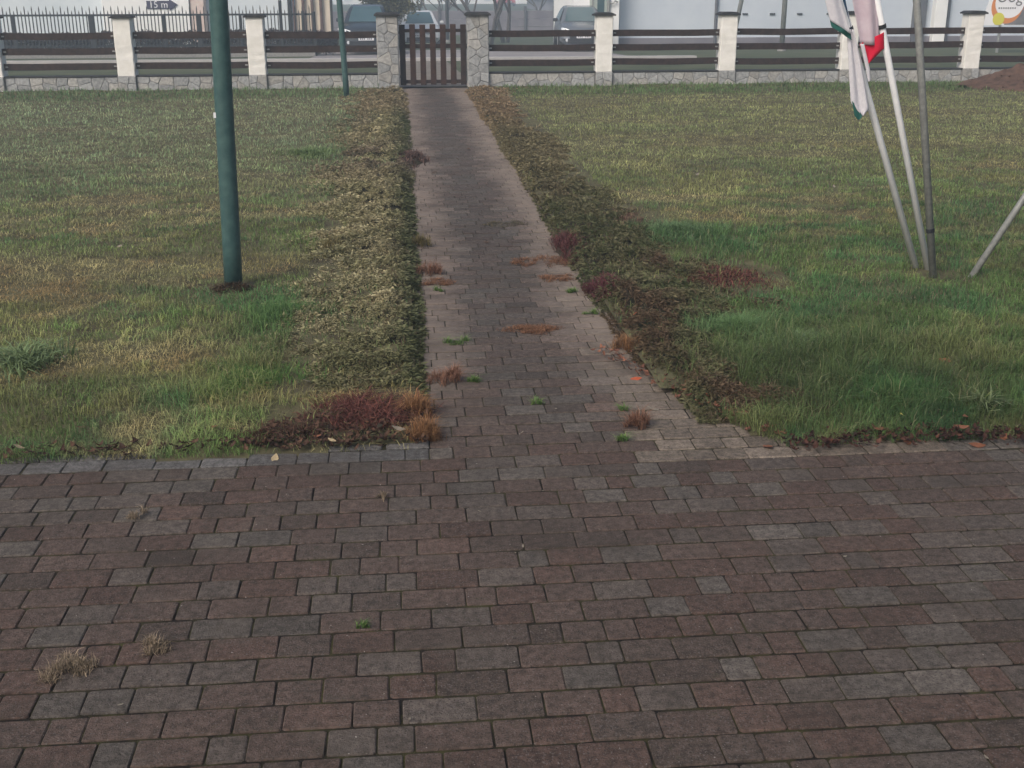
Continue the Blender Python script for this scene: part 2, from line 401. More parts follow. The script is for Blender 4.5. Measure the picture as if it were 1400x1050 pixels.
GREENS = np.array((.140, .225, .066)), np.array((.092, .205, .074)), np.array((.270, .285, .105))
STRAW, RUST = np.array((.46, .385, .19)), np.array((.40, .265, .125))
def grass_colour(x, y):
    n1 = vnoise(x * .75, y * 1.1, 31); n2 = vnoise(x * 2.6, y * 3.4, 32); n3 = vnoise(x * .45, y * 1.6, 33); n4 = vnoise(x * 7, y * 8, 34)
    c = lerp(GREENS[0], GREENS[1], sstep(.4, .62, n2))
    c = lerp(c, GREENS[2], sstep(.42, .62, n1 * .6 + n4 * .4))
    dry = sstep(.51, .66, n3 * .55 + n2 * .25 + n4 * .2)
    left = x < .5
    # band of dry thatch crossing the left lawn, lusher grass towards the corners and at the foot of the wall
    band = np.exp(-((y - 7.75 - .25 * np.sin(x * 1.1)) / .45) ** 2) * left * .75 + np.exp(-((y - 5.55) / .25) ** 2) * (x < -.9) * .45
    far = sstep(8.5, 13, y) * np.where(x < .5, .18, .34)
    lush = np.exp(-(((x + .62) / .42) ** 2 + ((y - 6.0) / .75) ** 2)) + np.exp(-(((x - 1.95) / .6) ** 2 + ((y - 5.1) / .7) ** 2)) * 1.1 + np.exp(-(((x - 2.0) / .5) ** 2 + ((y - 8.0) / .7) ** 2)) * .9 \
        + sstep(18.4, 19.6, y) * 2.0 + .35 * ((x > 1.2) & (y < 8.5)) + np.exp(-(((x + .55) / .3) ** 2 + ((y - 13.5) / 4) ** 2)) * .7
    dry = np.clip(dry + band + far * vnoise(x * .9, y * 1.3, 35) * 1.6 - lush, 0, 1)
    tone = lerp(STRAW, RUST, sstep(.45, .62, vnoise(x * 1.3, y * 1.9, 36) + .10 * band))
    c = lerp(c, tone, dry * .80)
    c = lerp(c, np.where((x < .5)[..., None], np.array((.33, .42, .255)), np.array((.30, .335, .145))), sstep(8, 14.5, y) * .62)
    c = lerp(c, np.array((.060, .140, .045)), np.clip(lush, 0, 1) * .7)
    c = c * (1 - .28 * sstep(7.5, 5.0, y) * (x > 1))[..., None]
    return c, dry, lush
def blades(px, py, pz, h, w, lean, col, face=None):
    n = len(px); a = rng.random(n) * 2 * np.pi; b_ = a + rng.normal(0, .5, n)
    tx, ty = np.cos(a), np.sin(a); wx, wy = -np.sin(b_), np.cos(b_)
    base = np.stack([px, py, pz], 1); t = np.stack([tx, ty, 0 * tx], 1); wv = np.stack([wx, wy, 0 * wx], 1) * (w / 2)[:, None]
    up = np.array((0, 0, 1.0)); L = (h * lean)[:, None]
    m = base + t * L * .35 + up * (h * .62)[:, None]; tip = base + t * L + up * (h * (1 - .25 * np.clip(lean, 0, 2)))[:, None]
    V = np.stack([base - wv, base + wv, m + wv * .75, m - wv * .75, tip], 1).reshape(-1, 3)
    o = np.arange(n)[:, None] * 5
    q = o + np.array([[0, 1, 2, 3]]); tr = o + np.array([[3, 2, 4]])
    g = np.stack([.6 * col, .6 * col, col, col, 1.12 * col], 1).reshape(-1, 3)
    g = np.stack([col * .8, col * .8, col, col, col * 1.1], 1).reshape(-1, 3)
    return V, q, tr, g
def visible(x, y, mrg=1.0):
    vx, vy = x * math.cos(YAW) - y * math.sin(YAW), x * math.sin(YAW) + y * math.cos(YAW)
    z = vy * math.cos(PITCH) + CAM_H * math.sin(PITCH)
    return np.abs(vx) < z * 700 / F_PX + mrg
def grass_field(name, x0, x1, inside, label, n_try, seed):
    u = rng.random(n_try); ya, yb, p = 4.2, 20.72, -.38
    y = (ya ** p + u * (yb ** p - ya ** p)) ** (1 / p)
    x = np.zeros(n_try); half = y * .47 + 1.4
    ctr = y * math.tan(YAW); x = ctr + (rng.random(n_try) * 2 - 1) * half
    k = inside(x, y + .02) & (x > x0) & (x < x1) & visible(x, y)
    x, y = x[k], y[k]
    # the strip of creeping juniper keeps the grass thin
    bare = ((x > -.62) & (x < .12) & (y < 4.9)) | (np.hypot(x + 1.05, (y - 6.95) * 1.2) < .12 + .10 * vnoise(x * 9, y * 9, 47))
    for (ex, ey, er, es) in ((1.96, 6.95, .46, .5), (1.75, 8.9, .28, .6), (3.3, 6.85, .16, .12)):
        bare |= (((x - ex) / er) ** 2 + ((y - ey) / es) ** 2 < .5 + .7 * vnoise(x * 6, y * 6, 45)) & (rng.random(len(x)) < .9)
    jun = bare | ((x > -.62) & (x < .1) & (y > 5.0)) | ((x < 1.75) & (x > 1.0) & (y > 5.6)) | ((x < 1.52) & (x > 1.0) & (y > 4.6) & (y <= 5.6))
    k = ~jun | (rng.random(len(x)) < .12)
    x, y = x[k], y[k]; n = len(x)
    col, dry, lush = grass_colour(x, y)
    clump = vnoise(x * 9, y * 9, 41, 2); hh = vnoise(x * 1.7, y * 1.7, 42)
    h = (.016 + .024 * clump + .018 * hh + .035 * np.clip(lush, 0, 1.2) * clump) * (1 - .35 * dry) * rng.uniform(.6, 1.35, n)
    front = np.clip(sstep(6.3, 5.2, y) * (x > 1.2) + sstep(5.9, 5.0, y) * np.exp(-((x + .75) / .45) ** 2), 0, 1)
    h *= 1 + (.15 + .95 * vnoise(x * 3.5, y * 3.5, 46)) * front * sstep(4.28, 4.6, y)
    h *= 1 + .35 * sstep(.62, .75, clump) * rng.random(n)
    w = (.0024 + .00038 * np.clip(y - 4.2, 0, 20)) * rng.uniform(.7, 1.3, n)
    lean = np.abs(rng.normal(.85, .42, n)) + .4 * dry
    vary = rng.normal(1, .22, n).clip(.45, 1.7) * (.58 + .84 * vnoise(x * 5.5, y * 6.5, 43, 3)) * (.72 + .56 * vnoise(x * 1.3, y * 1.9, 44, 2))
    hue = rng.random(n)
    col = col * vary[:, None]
    col = np.where((hue < .05)[:, None], col * .4 + np.array((.36, .31, .19)) * .6, col)
    col = np.where((hue > .95)[:, None], col * .5 + np.array((.06, .03, .02)) * .5, col)
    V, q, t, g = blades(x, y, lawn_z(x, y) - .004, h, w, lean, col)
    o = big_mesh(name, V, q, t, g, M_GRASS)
    return tag(o, label, 'grass', kind='stuff')
grass_field('lawn_grass', -11, .06, in_left, 'patchy green and straw coloured short grass left of the path', 400000, 1)
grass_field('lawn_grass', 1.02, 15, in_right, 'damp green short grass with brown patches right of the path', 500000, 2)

# ---------------------------------------------------------------- plants along the path
def sprays(px, py, pz, dirx, diry, size, col, nleaf=7, spread=.9, rise=.5, tipcol=None, wid=.12):
    n = len(px); V, Q, C = [], [], []
    base0 = np.stack([px, py, pz], 1); d0 = np.arctan2(diry, dirx)
    for k in range(nleaf):
        ang = d0 + (k - (nleaf - 1) / 2) / nleaf * 2 * spread + rng.normal(0, .25, n)
        el = rise + rng.normal(0, .35, n); L = size * rng.uniform(.55, 1.15, n)
        d = np.stack([np.cos(ang) * np.cos(el), np.sin(ang) * np.cos(el), np.sin(el)], 1)
        s = np.stack([-np.sin(ang), np.cos(ang), rng.normal(0, .5, n)], 1) * (L * wid)[:, None]
        b0 = base0 + d * (size * .12 * k / nleaf)[:, None]; droop = np.array((0, 0, -1.0)) * (L * .18)[:, None]
        V.append(np.stack([b0, b0 + d * (L * .5)[:, None] + s, b0 + d * L[:, None] + droop, b0 + d * (L * .5)[:, None] - s], 1))
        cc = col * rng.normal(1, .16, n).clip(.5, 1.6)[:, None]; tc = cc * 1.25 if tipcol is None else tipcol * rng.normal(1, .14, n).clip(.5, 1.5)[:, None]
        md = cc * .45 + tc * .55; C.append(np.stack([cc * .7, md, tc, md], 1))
    V = np.concatenate(V).reshape(-1, 3); C = np.concatenate(C).reshape(-1, 3); Q = np.arange(len(V)).reshape(-1, 4)
    return V, Q, C
def mat_height(x, y, xa, xb, hmax, sd):
    t = np.clip((x - xa) / (xb - xa), 0, 1)
    prof = np.clip(np.minimum(t / .12, (1 - t) / .45), 0, 1) ** .6 if sd == 'L' else np.clip(np.minimum((1 - t) / .45, t / .12), 0, 1) ** .6
    return prof
def juniper(name, label, xin, xout, ya, yb, hmax, n, colfun, seed):
    """xin(y): edge at the path, xout(y): edge in the lawn"""
    root = thing(name, label, 'juniper', (float(xin(np.array(10.0))), 10.0, 0.0))
    off = np.array(root.location)
    def H(x, y):
        a, b_ = xin(y), xout(y); t = (x - a) / (b_ - a)
        pr = np.clip(np.minimum(t / .10, (1 - t) / .95), 0, 1) ** .7
        return hmax * pr * (.55 + .75 * vnoise(x * 3.1, y * 2.6, seed)) * sstep(ya - .05, ya + .35, y) * (.30 + 1.25 * sstep(.2, .8, vnoise(x * 8, y * 8, seed + 3, 2)))
    nv, nu = 420, 18
    T, YY = np.meshgrid(np.linspace(0, 1, nu), np.linspace(ya, yb, nv)); XX = xin(YY) + (xout(YY) - xin(YY)) * T
    ZZ = H(XX, YY) * .55 * sstep(.95, .45, T) + .004 - .03 * sstep(.3, .6, T); idx = np.arange(nu * nv).reshape(nv, nu)
    q = np.stack([idx[:-1, :-1], idx[:-1, 1:], idx[1:, 1:], idx[1:, :-1]], -1).reshape(-1, 4)
    big_mesh('twig_mat', np.stack([XX, YY, ZZ], -1).reshape(-1, 3) - off, q, None, None, M_TWIG, root, smooth=True)
    u = rng.random(n); p = -.45; y = (ya ** p + u * (yb ** p - ya ** p)) ** (1 / p); t = rng.random(n) ** .9 * 1.06 - .03
    # ragged outer margin
    keep = t < .12 + .85 * vnoise(y * 1.9, 0 * y + seed, seed + 5, 2) + .45 * vnoise(y * 9, t * 6, seed + 6, 2); y, t = y[keep], t[keep]
    x = xin(y) + (xout(y) - xin(y)) * t
    z = H(x, y) * rng.uniform(.75, 1.15, len(x)) + .006
    sgn = np.sign(xout(np.array(10.0)) - xin(np.array(10.0)))
    dx = np.where(t < .12, -sgn, rng.normal(.25 * sgn, .8, len(x))); dy = rng.normal(-.45, .7, len(x))
    col, tip = colfun(x, y, t)
    size = ((.026 if sgn < 0 else .023) + .0014 * (y - 4.5)) * np.exp(rng.normal(-.05, .30, len(x))).clip(.45, 1.8)
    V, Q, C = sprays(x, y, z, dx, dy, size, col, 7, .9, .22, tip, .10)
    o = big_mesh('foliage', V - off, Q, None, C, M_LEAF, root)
    m_ = rng.integers(0, len(x), 3800); k_ = rng.random(3800)[:, None]
    V, q_, t_, g_ = blades(x[m_], y[m_], z[m_] + .004, rng.uniform(.015, .04, 3800), rng.uniform(.002, .0045, 3800), rng.uniform(1.2, 3.2, 3800), np.array((.05, .032, .022)) * (1 - k_) + np.array((.17, .115, .075)) * k_)
    big_mesh('twigs', V - off, q_, t_, g_, M_LEAF, root)['kind'] = 'stuff'
    return root
def col_left(x, y, t):
    n = vnoise(x * 2.2, y * 1.4, 51); m = vnoise(x * 6, y * 5, 52)
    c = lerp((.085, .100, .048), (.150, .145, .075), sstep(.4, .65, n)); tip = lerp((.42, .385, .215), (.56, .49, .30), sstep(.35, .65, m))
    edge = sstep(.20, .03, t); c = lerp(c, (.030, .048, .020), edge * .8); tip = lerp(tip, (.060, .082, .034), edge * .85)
    dead = np.clip(np.exp(-((y - 12.2) / 1.1) ** 2) * (n > .35) + .6 * np.exp(-((y - 15.6) / 1.2) ** 2) * (t > .4), 0, 1); c = lerp(c, (.11, .075, .055), dead * .8); tip = lerp(tip, (.26, .20, .155), dead * .75)
    sand = sstep(15.5, 17.5, y); c = lerp(c, (.17, .125, .075), sand * .7); tip = lerp(tip, (.42, .335, .21), sand * .7)
    near = sstep(6.4, 5.2, y); tip = lerp(tip, (.13, .135, .055), near * .6)
    return c, tip
def col_right(x, y, t):
    n = vnoise(x * 2.0, y * 1.2, 61); m = vnoise(x * 6, y * 5, 62)
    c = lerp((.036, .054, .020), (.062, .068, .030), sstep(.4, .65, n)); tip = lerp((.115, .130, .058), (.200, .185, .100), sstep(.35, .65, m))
    br = sstep(.52, .68, vnoise(x * 2.4, y * 1.1, 63) + .10 * (t - .4)) * sstep(12, 8, y); c = lerp(c, (.075, .038, .028), br * .8); tip = lerp(tip, (.135, .075, .052), br * .7)
    kh = sstep(8.6, 11.5, y); c = lerp(c, (.10, .085, .045), kh * .7); tip = lerp(tip, (.34, .285, .165), kh * .75)
    fr = sstep(13.5, 16.5, y); c = lerp(c, (.19, .125, .075), fr * .75); tip = lerp(tip, (.44, .32, .20), fr * .75)
    return c, tip
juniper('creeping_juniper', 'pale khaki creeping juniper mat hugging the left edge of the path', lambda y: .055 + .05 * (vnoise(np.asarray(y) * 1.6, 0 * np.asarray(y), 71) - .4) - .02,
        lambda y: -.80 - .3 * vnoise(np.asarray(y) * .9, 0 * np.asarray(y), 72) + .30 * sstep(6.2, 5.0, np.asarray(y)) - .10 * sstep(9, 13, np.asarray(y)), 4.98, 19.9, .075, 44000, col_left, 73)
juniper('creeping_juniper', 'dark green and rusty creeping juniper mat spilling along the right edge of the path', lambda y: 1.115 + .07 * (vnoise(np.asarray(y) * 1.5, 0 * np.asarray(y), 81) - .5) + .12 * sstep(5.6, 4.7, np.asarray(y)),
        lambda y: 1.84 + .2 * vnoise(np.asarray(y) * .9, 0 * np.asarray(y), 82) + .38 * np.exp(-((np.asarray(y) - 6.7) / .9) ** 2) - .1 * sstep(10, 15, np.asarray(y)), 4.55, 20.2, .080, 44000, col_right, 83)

def strand_patch(name, label, cat, cx, cy, rx, ry, h, n, c1, c2, hl=(.03, .07), w=.003, lean=1.1, group=None, zb=.0, mound=True):
    """a low tangle of fine dry strands over a small mound"""
    root = thing(name, label, cat, (cx, cy, zb), 0, group)
    n = int(n * .75); K = max(5, n // 45); ca = rng.random(K) * 2 * np.pi; cr = rng.random(K) ** .6; pick = rng.integers(0, K, n)
    ux = np.cos(ca[pick]) * cr[pick] + rng.normal(0, .16, n); uy = np.sin(ca[pick]) * cr[pick] + rng.normal(0, .16, n)
    a = np.arctan2(uy, ux); r = np.hypot(ux, uy); ck = rng.uniform(.45, 1.25, K)[pick]
    edge = 1 - .35 * vnoise(np.cos(a) * 2 + cx * 5, np.sin(a) * 2 + cy * 5, 91)
    x, y = np.cos(a) * r * rx * edge, np.sin(a) * r * ry * edge
    z = h * np.clip(1 - r ** 2, 0, 1) * rng.uniform(.3, 1, n)
    k = rng.random(n)[:, None]; col = np.asarray(c1) * (1 - k) + np.asarray(c2) * k; col = col * (rng.normal(1, .28, n).clip(.35, 2.0) * (.55 + .6 * ck))[:, None]
    V, q, t, g = blades(x, y, z, rng.uniform(hl[0], hl[1], n) * ck, np.full(n, w) * rng.uniform(.6, 1.4, n), np.abs(rng.normal(lean, .5, n)), col)
    big_mesh('strands', V, q, t, g, M_LEAF, root)['kind'] = 'stuff'
    if mound:
        b = MB(); ring = 14; vs = [(0, 0, h * .7)]
        for rr, zz in ((.45, .5), (.85, .0)):
            for i in range(ring):
                q_ = 2 * math.pi * i / ring; kx = rr * (1 + .15 * math.sin(3 * q_ + cx * 9)); vs.append((math.cos(q_) * rx * kx, math.sin(q_) * ry * kx, h * zz - (.004 if zz == 0 else 0)))
        fs = [(0, 1 + i, 1 + (i + 1) % ring) for i in range(ring)] + [(1 + i, 1 + ring + i, 1 + ring + (i + 1) % ring, 1 + (i + 1) % ring) for i in range(ring)]
        b.add(vs, fs).build('mound', M_TWIG, root, smooth=True)
    return root
DR1, DR2 = (.055, .018, .015), (.150, .058, .044)
strand_patch('red_groundcover', 'dark red withered groundcover at the corner of left lawn and path', 'groundcover', -.20, 4.80, .29, .27, .018, 4200, DR1, DR2, (.03, .075), .0035, 1.5)
strand_patch('red_groundcover', 'thin dark brown withered groundcover trailing left along the yard edge', 'groundcover', -.60, 4.56, .30, .11, .03, 1300, (.05, .025, .018), (.10, .055, .035), (.02, .06), .0035, 1.5)
strand_patch('red_groundcover', 'purple red groundcover at path edge among right juniper, nearer clump', 'groundcover', 1.20, 6.72, .14, .30, .08, 2200, DR1, (.12, .035, .045), (.03, .07), .0045, 1.4)
strand_patch('red_groundcover', 'purple red groundcover at path edge among right juniper, farther clump', 'groundcover', 1.16, 7.9, .14, .55, .08, 2400, DR1, (.12, .045, .045), (.03, .07), .005, 1.4)
strand_patch('red_groundcover', 'flat red brown dead patch between right juniper and lawn', 'groundcover', 1.96, 6.95, .42, .46, .05, 7000, (.060, .020, .015), (.15, .060, .045), (.02, .05), .005, 1.5)
strand_patch('red_groundcover', 'pinkish brown dead patch beside right juniper, up the lawn', 'groundcover', 1.72, 8.9, .26, .6, .05, 2600, (.10, .05, .035), (.19, .12, .085), (.02, .05), .006, 1.5)
strand_patch('red_groundcover', 'brown dead clump overhanging the far left path edge', 'groundcover', .06, 12.3, .2, .55, .07, 1800, (.075, .045, .038), (.13, .08, .065), (.03, .07), .007, 1.4)
OR1, OR2 = (.15, .072, .03), (.27, .15, .075)
for (lab, x, y, r, h, n) in [
    ('upright orange dry grass tuft at left path mouth, the taller one', .02, 4.78, .085, .05, 1500), ('orange dry grass tuft on the pavers at left path mouth', .05, 4.52, .085, .03, 1400),
    ('reddish dry tuft on the pavers at the right path mouth', .955, 4.55, .055, .03, 700), ('orange dry tuft against the juniper at right path edge', 1.10, 5.62, .075, .03, 800),
    ('brown dry tuft under the left juniper beside the path', .14, 7.35, .11, .03, 900), ('olive dry grass tuft leaning out of left juniper', .10, 8.15, .10, .06, 800),
    ('olive brown grass tuft growing inside the left juniper', -.50, 7.95, .09, .14, 700), ('reddish dry tuft beside a green weed at left path edge', .17, 5.22, .10, .03, 800)]:
    c1, c2 = (OR1, OR2) if 'olive' not in lab else ((.10, .085, .035), (.2, .16, .07))
    if 'reddish' in lab or 'brown dry' in lab: c1, c2 = (.12, .05, .03), (.27, .15, .10)
    strand_patch('dry_tuft', lab, 'dry grass', x, y, r, r * .8, h, n, c1, c2, (.03, .085), .0024, .8, 'dry grass tufts by the path', mound=False)
for (lab, x, y, rx, ry, n) in [
    ('flat orange patch of dry needles in the middle of the path', .66, 6.02, .17, .10, 2400), ('orange dry needle patch on right half of path, smaller', .78, 7.62, .10, .13, 1000),
    ('wide rusty needle patch at right path edge', .98, 7.62, .15, .20, 1500), ('brownish needle patch below a weed near right path edge', .95, 7.15, .14, .12, 1000),
    ('dark flat needle streak across right half of path', .78, 8.9, .22, .12, 900), ('brown needle litter on the path outside left juniper', .17, 7.12, .14, .12, 1100)]:
    strand_patch('needle_patch', lab, 'needles', x, y, rx, ry, .006, n, (.11, .052, .028) if 'dark' not in lab else (.07, .06, .04), (.22, .115, .065) if 'dark' not in lab else (.12, .10, .06), (.006, .02), .0035, 2.2, 'dry needle patches on the path', mound=False)
GW1, GW2 = (.06, .13, .03), (.14, .2, .06)
for (lab, x, y, r, n) in [
    ('bright green weed row in a joint at left path side', .25, 5.83, .10, 380), ('small bright green weed beside reddish tuft, left path side', .28, 5.19, .05, 300), ('green weed on left path edge below the brown tuft', .17, 6.9, .05, 260),
    ('green weed on right path edge below a needle patch', 1.0, 6.8, .06, 300), ('thin green weed at right path edge', 1.02, 6.3, .06, 220), ('yellow green sprout in the middle of the path', .56, 4.86, .028, 120),
    ('yellow green sprout in joints near right path mouth', .92, 4.75, .03, 120), ('green sprout on the yard joint, lower left of centre', -.16, 3.02, .022, 90), ('thin green sprout at right path mouth', .86, 4.40, .03, 120)]:
    strand_patch('joint_weed', lab, 'weed', x, y, r, r * .45, .006, n, GW1, GW2, (.015, .04), .003, .9, 'weeds in the paving joints', mound=False)
for (lab, x, y, rx, ry, n) in [('largest dry moss clump on the yard bricks, lower left', -.97, 2.88, .085, .065, 1500), ('smaller dry moss clump right of the largest one', -.755, 2.965, .05, .04, 600),
                               ('tiny straw tuft on the yard below left lawn corner', -.115, 3.92, .03, .03, 160), ('brownish straw tuft on the yard, upper left', -.97, 3.86, .055, .04, 260)]:
    strand_patch('dry_moss_clump', lab, 'moss', x, y, rx, ry, .022, n, (.11, .085, .055), (.27, .21, .15), (.010, .030), .002, .9, 'dry clumps on the yard bricks', mound=False)
# lush clumps in the lawn
def tuft(label, x, y, r, n, h, col, w=.004, lean=.8, group='long grass clumps in the lawns', tip=None):
    root = thing('grass_clump', label, 'grass clump', (x, y, .02), 0, group)
    a = rng.random(n) * 2 * np.pi; rr = np.abs(rng.normal(0, .5, n)) * r * (1 + .5 * np.sin(3 * a + x * 7))
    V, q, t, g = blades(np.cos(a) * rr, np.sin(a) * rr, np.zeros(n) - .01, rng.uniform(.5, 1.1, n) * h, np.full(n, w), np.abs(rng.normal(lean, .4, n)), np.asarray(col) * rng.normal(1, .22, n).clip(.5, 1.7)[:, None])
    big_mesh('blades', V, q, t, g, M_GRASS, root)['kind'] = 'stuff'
tuft('coarse broad bladed green clump at the left edge of the left lawn', -1.86, 5.55, .20, 420, .15, (.16, .22, .10), .009, 1.0)
tuft('lush long green hump beside the right juniper', 1.72, 5.75, .24, 3000, .13, (.125, .215, .085), .003, .7)
tuft('pale green long grass clump right of the lush hump', 1.95, 5.5, .18, 1600, .11, (.16, .235, .12), .003, .9)
tuft('lush dark green clump at the front corner of right lawn', 2.15, 4.75, .28, 2600, .10, (.06, .135, .04), .0032, .9)
tuft('pale broad bladed weed at the right end of right lawn', 2.48, 4.55, .07, 60, .12, (.15, .19, .09), .010, 1.1)
tuft('lush green clump beside left juniper, near the post', -.68, 6.35, .26, 2800, .10, (.09, .17, .055), .0035, .8)
tuft('dark green clump behind the red groundcover', -.75, 5.25, .26, 2600, .085, (.09, .19, .045), .0032, .8)
tuft('bluish green clump beside right juniper, farther up', 1.98, 8.3, .34, 2400, .11, (.11, .18, .08), .005, .8)
tuft('dark green tuft in the left lawn behind the green post', -1.0, 12.6, .35, 1600, .12, (.14, .20, .08), .006, .8)

# ---------------------------------------------------------------- leaf litter and fallen leaves
def leaf_mesh(L, W, curl, n=4):
    vs, fs = [], []
    for i in range(n + 1):
        t = i / n; w = W * math.sin(math.pi * min(.97, max(.04, t)) ** .9); x = (t - .5) * L; z = curl * (2 * t - 1) ** 2 * L
        vs += [(x, -w / 2, z + curl * .5 * w), (x, 0, z), (x, w / 2, z + curl * .5 * w)]
    for i in range(n):
        for k in range(2): fs.append((3 * i + k, 3 * i + 3 + k, 3 * i + 4 + k, 3 * i + 1 + k))
    return vs, fs
def litter(name, label, pts, c1, c2, size):
    V, Q, C = [], [], []
    for i, (x, y) in enumerate(pts):
        L = random.uniform(*size); vs, fs = leaf_mesh(L, L * random.uniform(.35, .6), random.uniform(.1, .45), 3)
        rz, tx, ty = random.uniform(0, 6.3), random.gauss(0, .35), random.gauss(0, .35)
        R = Matrix.Rotation(rz, 3, 'Z') @ Matrix.Rotation(tx, 3, 'X') @ Matrix.Rotation(ty, 3, 'Y')
        o = len(V); z = random.uniform(.004, .03); V += [tuple(R @ Vector(p) + Vector((x, y, z + .01))) for p in vs]; Q += [tuple(a + o for a in f) for f in fs]
        k = random.random(); c = np.asarray(c1) * (1 - k) + np.asarray(c2) * k; C += [c * random.uniform(.6, 1.3)] * len(vs)
    return tag(big_mesh(name, np.array(V), np.array(Q), None, np.array(C), M_LEAF), label, 'leaf litter', kind='stuff')
pts = [(x, 4.27 + random.gauss(0, .045) + .02 * math.sin(x * 7)) for x in np.random.default_rng(3).uniform(1.5, 3.2, 620)]
litter('leaf_litter', 'dark red and brown dead leaves along the front edge of right lawn', pts, (.020, .010, .008), (.085, .036, .025), (.012, .045))
pts = [(x, 4.45 + random.gauss(0, .03)) for x in np.random.default_rng(4).uniform(-2.3, -.1, 330)]
pts += [(random.uniform(-.6, .06), random.uniform(4.41, 4.76)) for i in range(420)]
litter('leaf_litter', 'dark brown dead leaves along the front edge of left lawn', pts, (.03, .016, .012), (.10, .055, .035), (.015, .045))
pts = [(1.16 + (5.1 - y) * .42 + random.gauss(0, .035), y) for y in np.random.default_rng(5).uniform(4.35, 5.6, 200)]
litter('leaf_litter', 'rusty brown litter at the flared right path corner', pts, (.08, .035, .025), (.24, .11, .07), (.015, .04))
def gpx(x, y, z=0.0):
    d = _fw * F_PX + _r2 * (x - 700) + _u2 * (525 - y); t = (z - CAM_H) / d.z; return Vector((0, 0, CAM_H)) + d * t
LEAFC = {'orange red': (.40, .09, .04), 'straw': (.42, .33, .2), 'pale': (.24, .21, .165), 'brown': (.11, .06, .035), 'yellow': (.45, .38, .1), 'rust': (.22, .09, .05)}
def leafmat(nm):
    k = 'leaf_' + nm.replace(' ', '_')
    return MATS.get(k) or mat(k, tuple(v * .8 for v in LEAFC[nm]), tuple(v * 1.15 for v in LEAFC[nm]), scale=60, rough=.8, trans=.15)
def fallen(label, kind, spots, size=(.03, .05), group=None):
    ords = ['leftmost', 'second from left', 'third from left', 'fourth from left', 'fifth from left', 'sixth from left', 'seventh from left', 'eighth from left', 'ninth from left', 'tenth from left', 'second from right', 'rightmost']
    for k, (x, y) in enumerate(sorted(spots)):
        lab = label if len(spots) == 1 else label + ', ' + ('rightmost' if k == len(spots) - 1 else ords[k]) + ' of these'
        p = gpx(x, y); L = random.uniform(*size); b = MB(); b.add(*leaf_mesh(L, L * random.uniform(.4, .6), random.uniform(.04, .14)))
        onl = in_left(np.array(p.x), np.array(p.y)) or in_right(np.array(p.x), np.array(p.y))
        o = b.build('fallen_leaf', leafmat(kind), None, True, (p.x, p.y, .045 if onl else .004)); o.rotation_euler = (random.gauss(0, .25), random.gauss(0, .25), random.uniform(0, 6.28))
        tag(o, lab, 'leaf', group or 'fallen leaves')
fallen('orange red fallen leaf on the path below right juniper', 'orange red', [(870, 519)], (.05, .06))
fallen('orange red fallen leaf caught in the right juniper', 'orange red', [(868, 440)], (.04, .05))
fallen('small bright red leaf at the front of right lawn', 'orange red', [(966, 553)], (.04, .045))
fallen('pale curled dead leaf on pavers at right path corner', 'pale', [(893, 560)], (.06, .07))
fallen('small black dead leaf beside the reddish tuft', 'brown', [(886, 585)], (.03, .035))
fallen('pale curled leaf in front of dark red groundcover, left one', 'pale', [(520, 597)], (.06, .07))
fallen('pale curled leaf in front of dark red groundcover, right one', 'pale', [(545, 600)], (.06, .065))
fallen('pale leaf beside the orange tuft on pavers', 'straw', [(597, 587)], (.04, .05))
fallen('straw coloured fallen leaf on pavers along left yard edge', 'straw', [(98, 617), (28, 625), (376, 628), (455, 616)], (.035, .055))
fallen('rust coloured fallen leaf at the left lawn front', 'rust', [(295, 597), (320, 600), (500, 590), (512, 585), (435, 610), (367, 536)], (.035, .055))
fallen('brown curled leaf standing in the left lawn', 'brown', [(90, 527), (89, 538), (112, 598)], (.04, .05))
fallen('pale fallen leaf lying in the left lawn', 'pale', [(88, 500), (200, 575), (420, 533), (262, 560), (165, 345), (160, 372)], (.035, .05))
fallen('yellow green fallen leaf in the right lawn front', 'yellow', [(1206, 489), (1232, 581), (1227, 603), (1350, 527), (1080, 478), (1168, 458)], (.035, .05))
fallen('rust coloured fallen leaf along right lawn front edge', 'rust', [(1268, 592), (1312, 598), (1318, 583), (1240, 605), (1335, 610), (1290, 505), (1372, 600), (1200, 600), (1050, 612)], (.05, .075))
fallen('tiny pale leaf scattered on the far right lawn', 'pale', [(1016, 198), (1110, 206), (983, 229), (953, 245), (780, 190), (1140, 262), (1160, 350), (1382, 322), (1048, 212)], (.04, .07))
fallen('tiny pale fragment lying on the yard bricks', 'pale', [(705, 757), (715, 748), (1040, 770), (1155, 762), (820, 725), (640, 628), (1348, 1037), (742, 672), (560, 985), (165, 965), (1110, 655), (655, 700)], (.008, .018))
fallen('tiny pale fragment lying on the garden path', 'pale', [(602, 137), (714, 592), (700, 570), (612, 487), (790, 600), (760, 560)], (.015, .03))
fallen('dark leaf lying on the far part of the path', 'brown', [(625, 217), (594, 236), (640, 204), (702, 215), (666, 332), (665, 252), (572, 161), (578, 149), (655, 143)], (.05, .1))

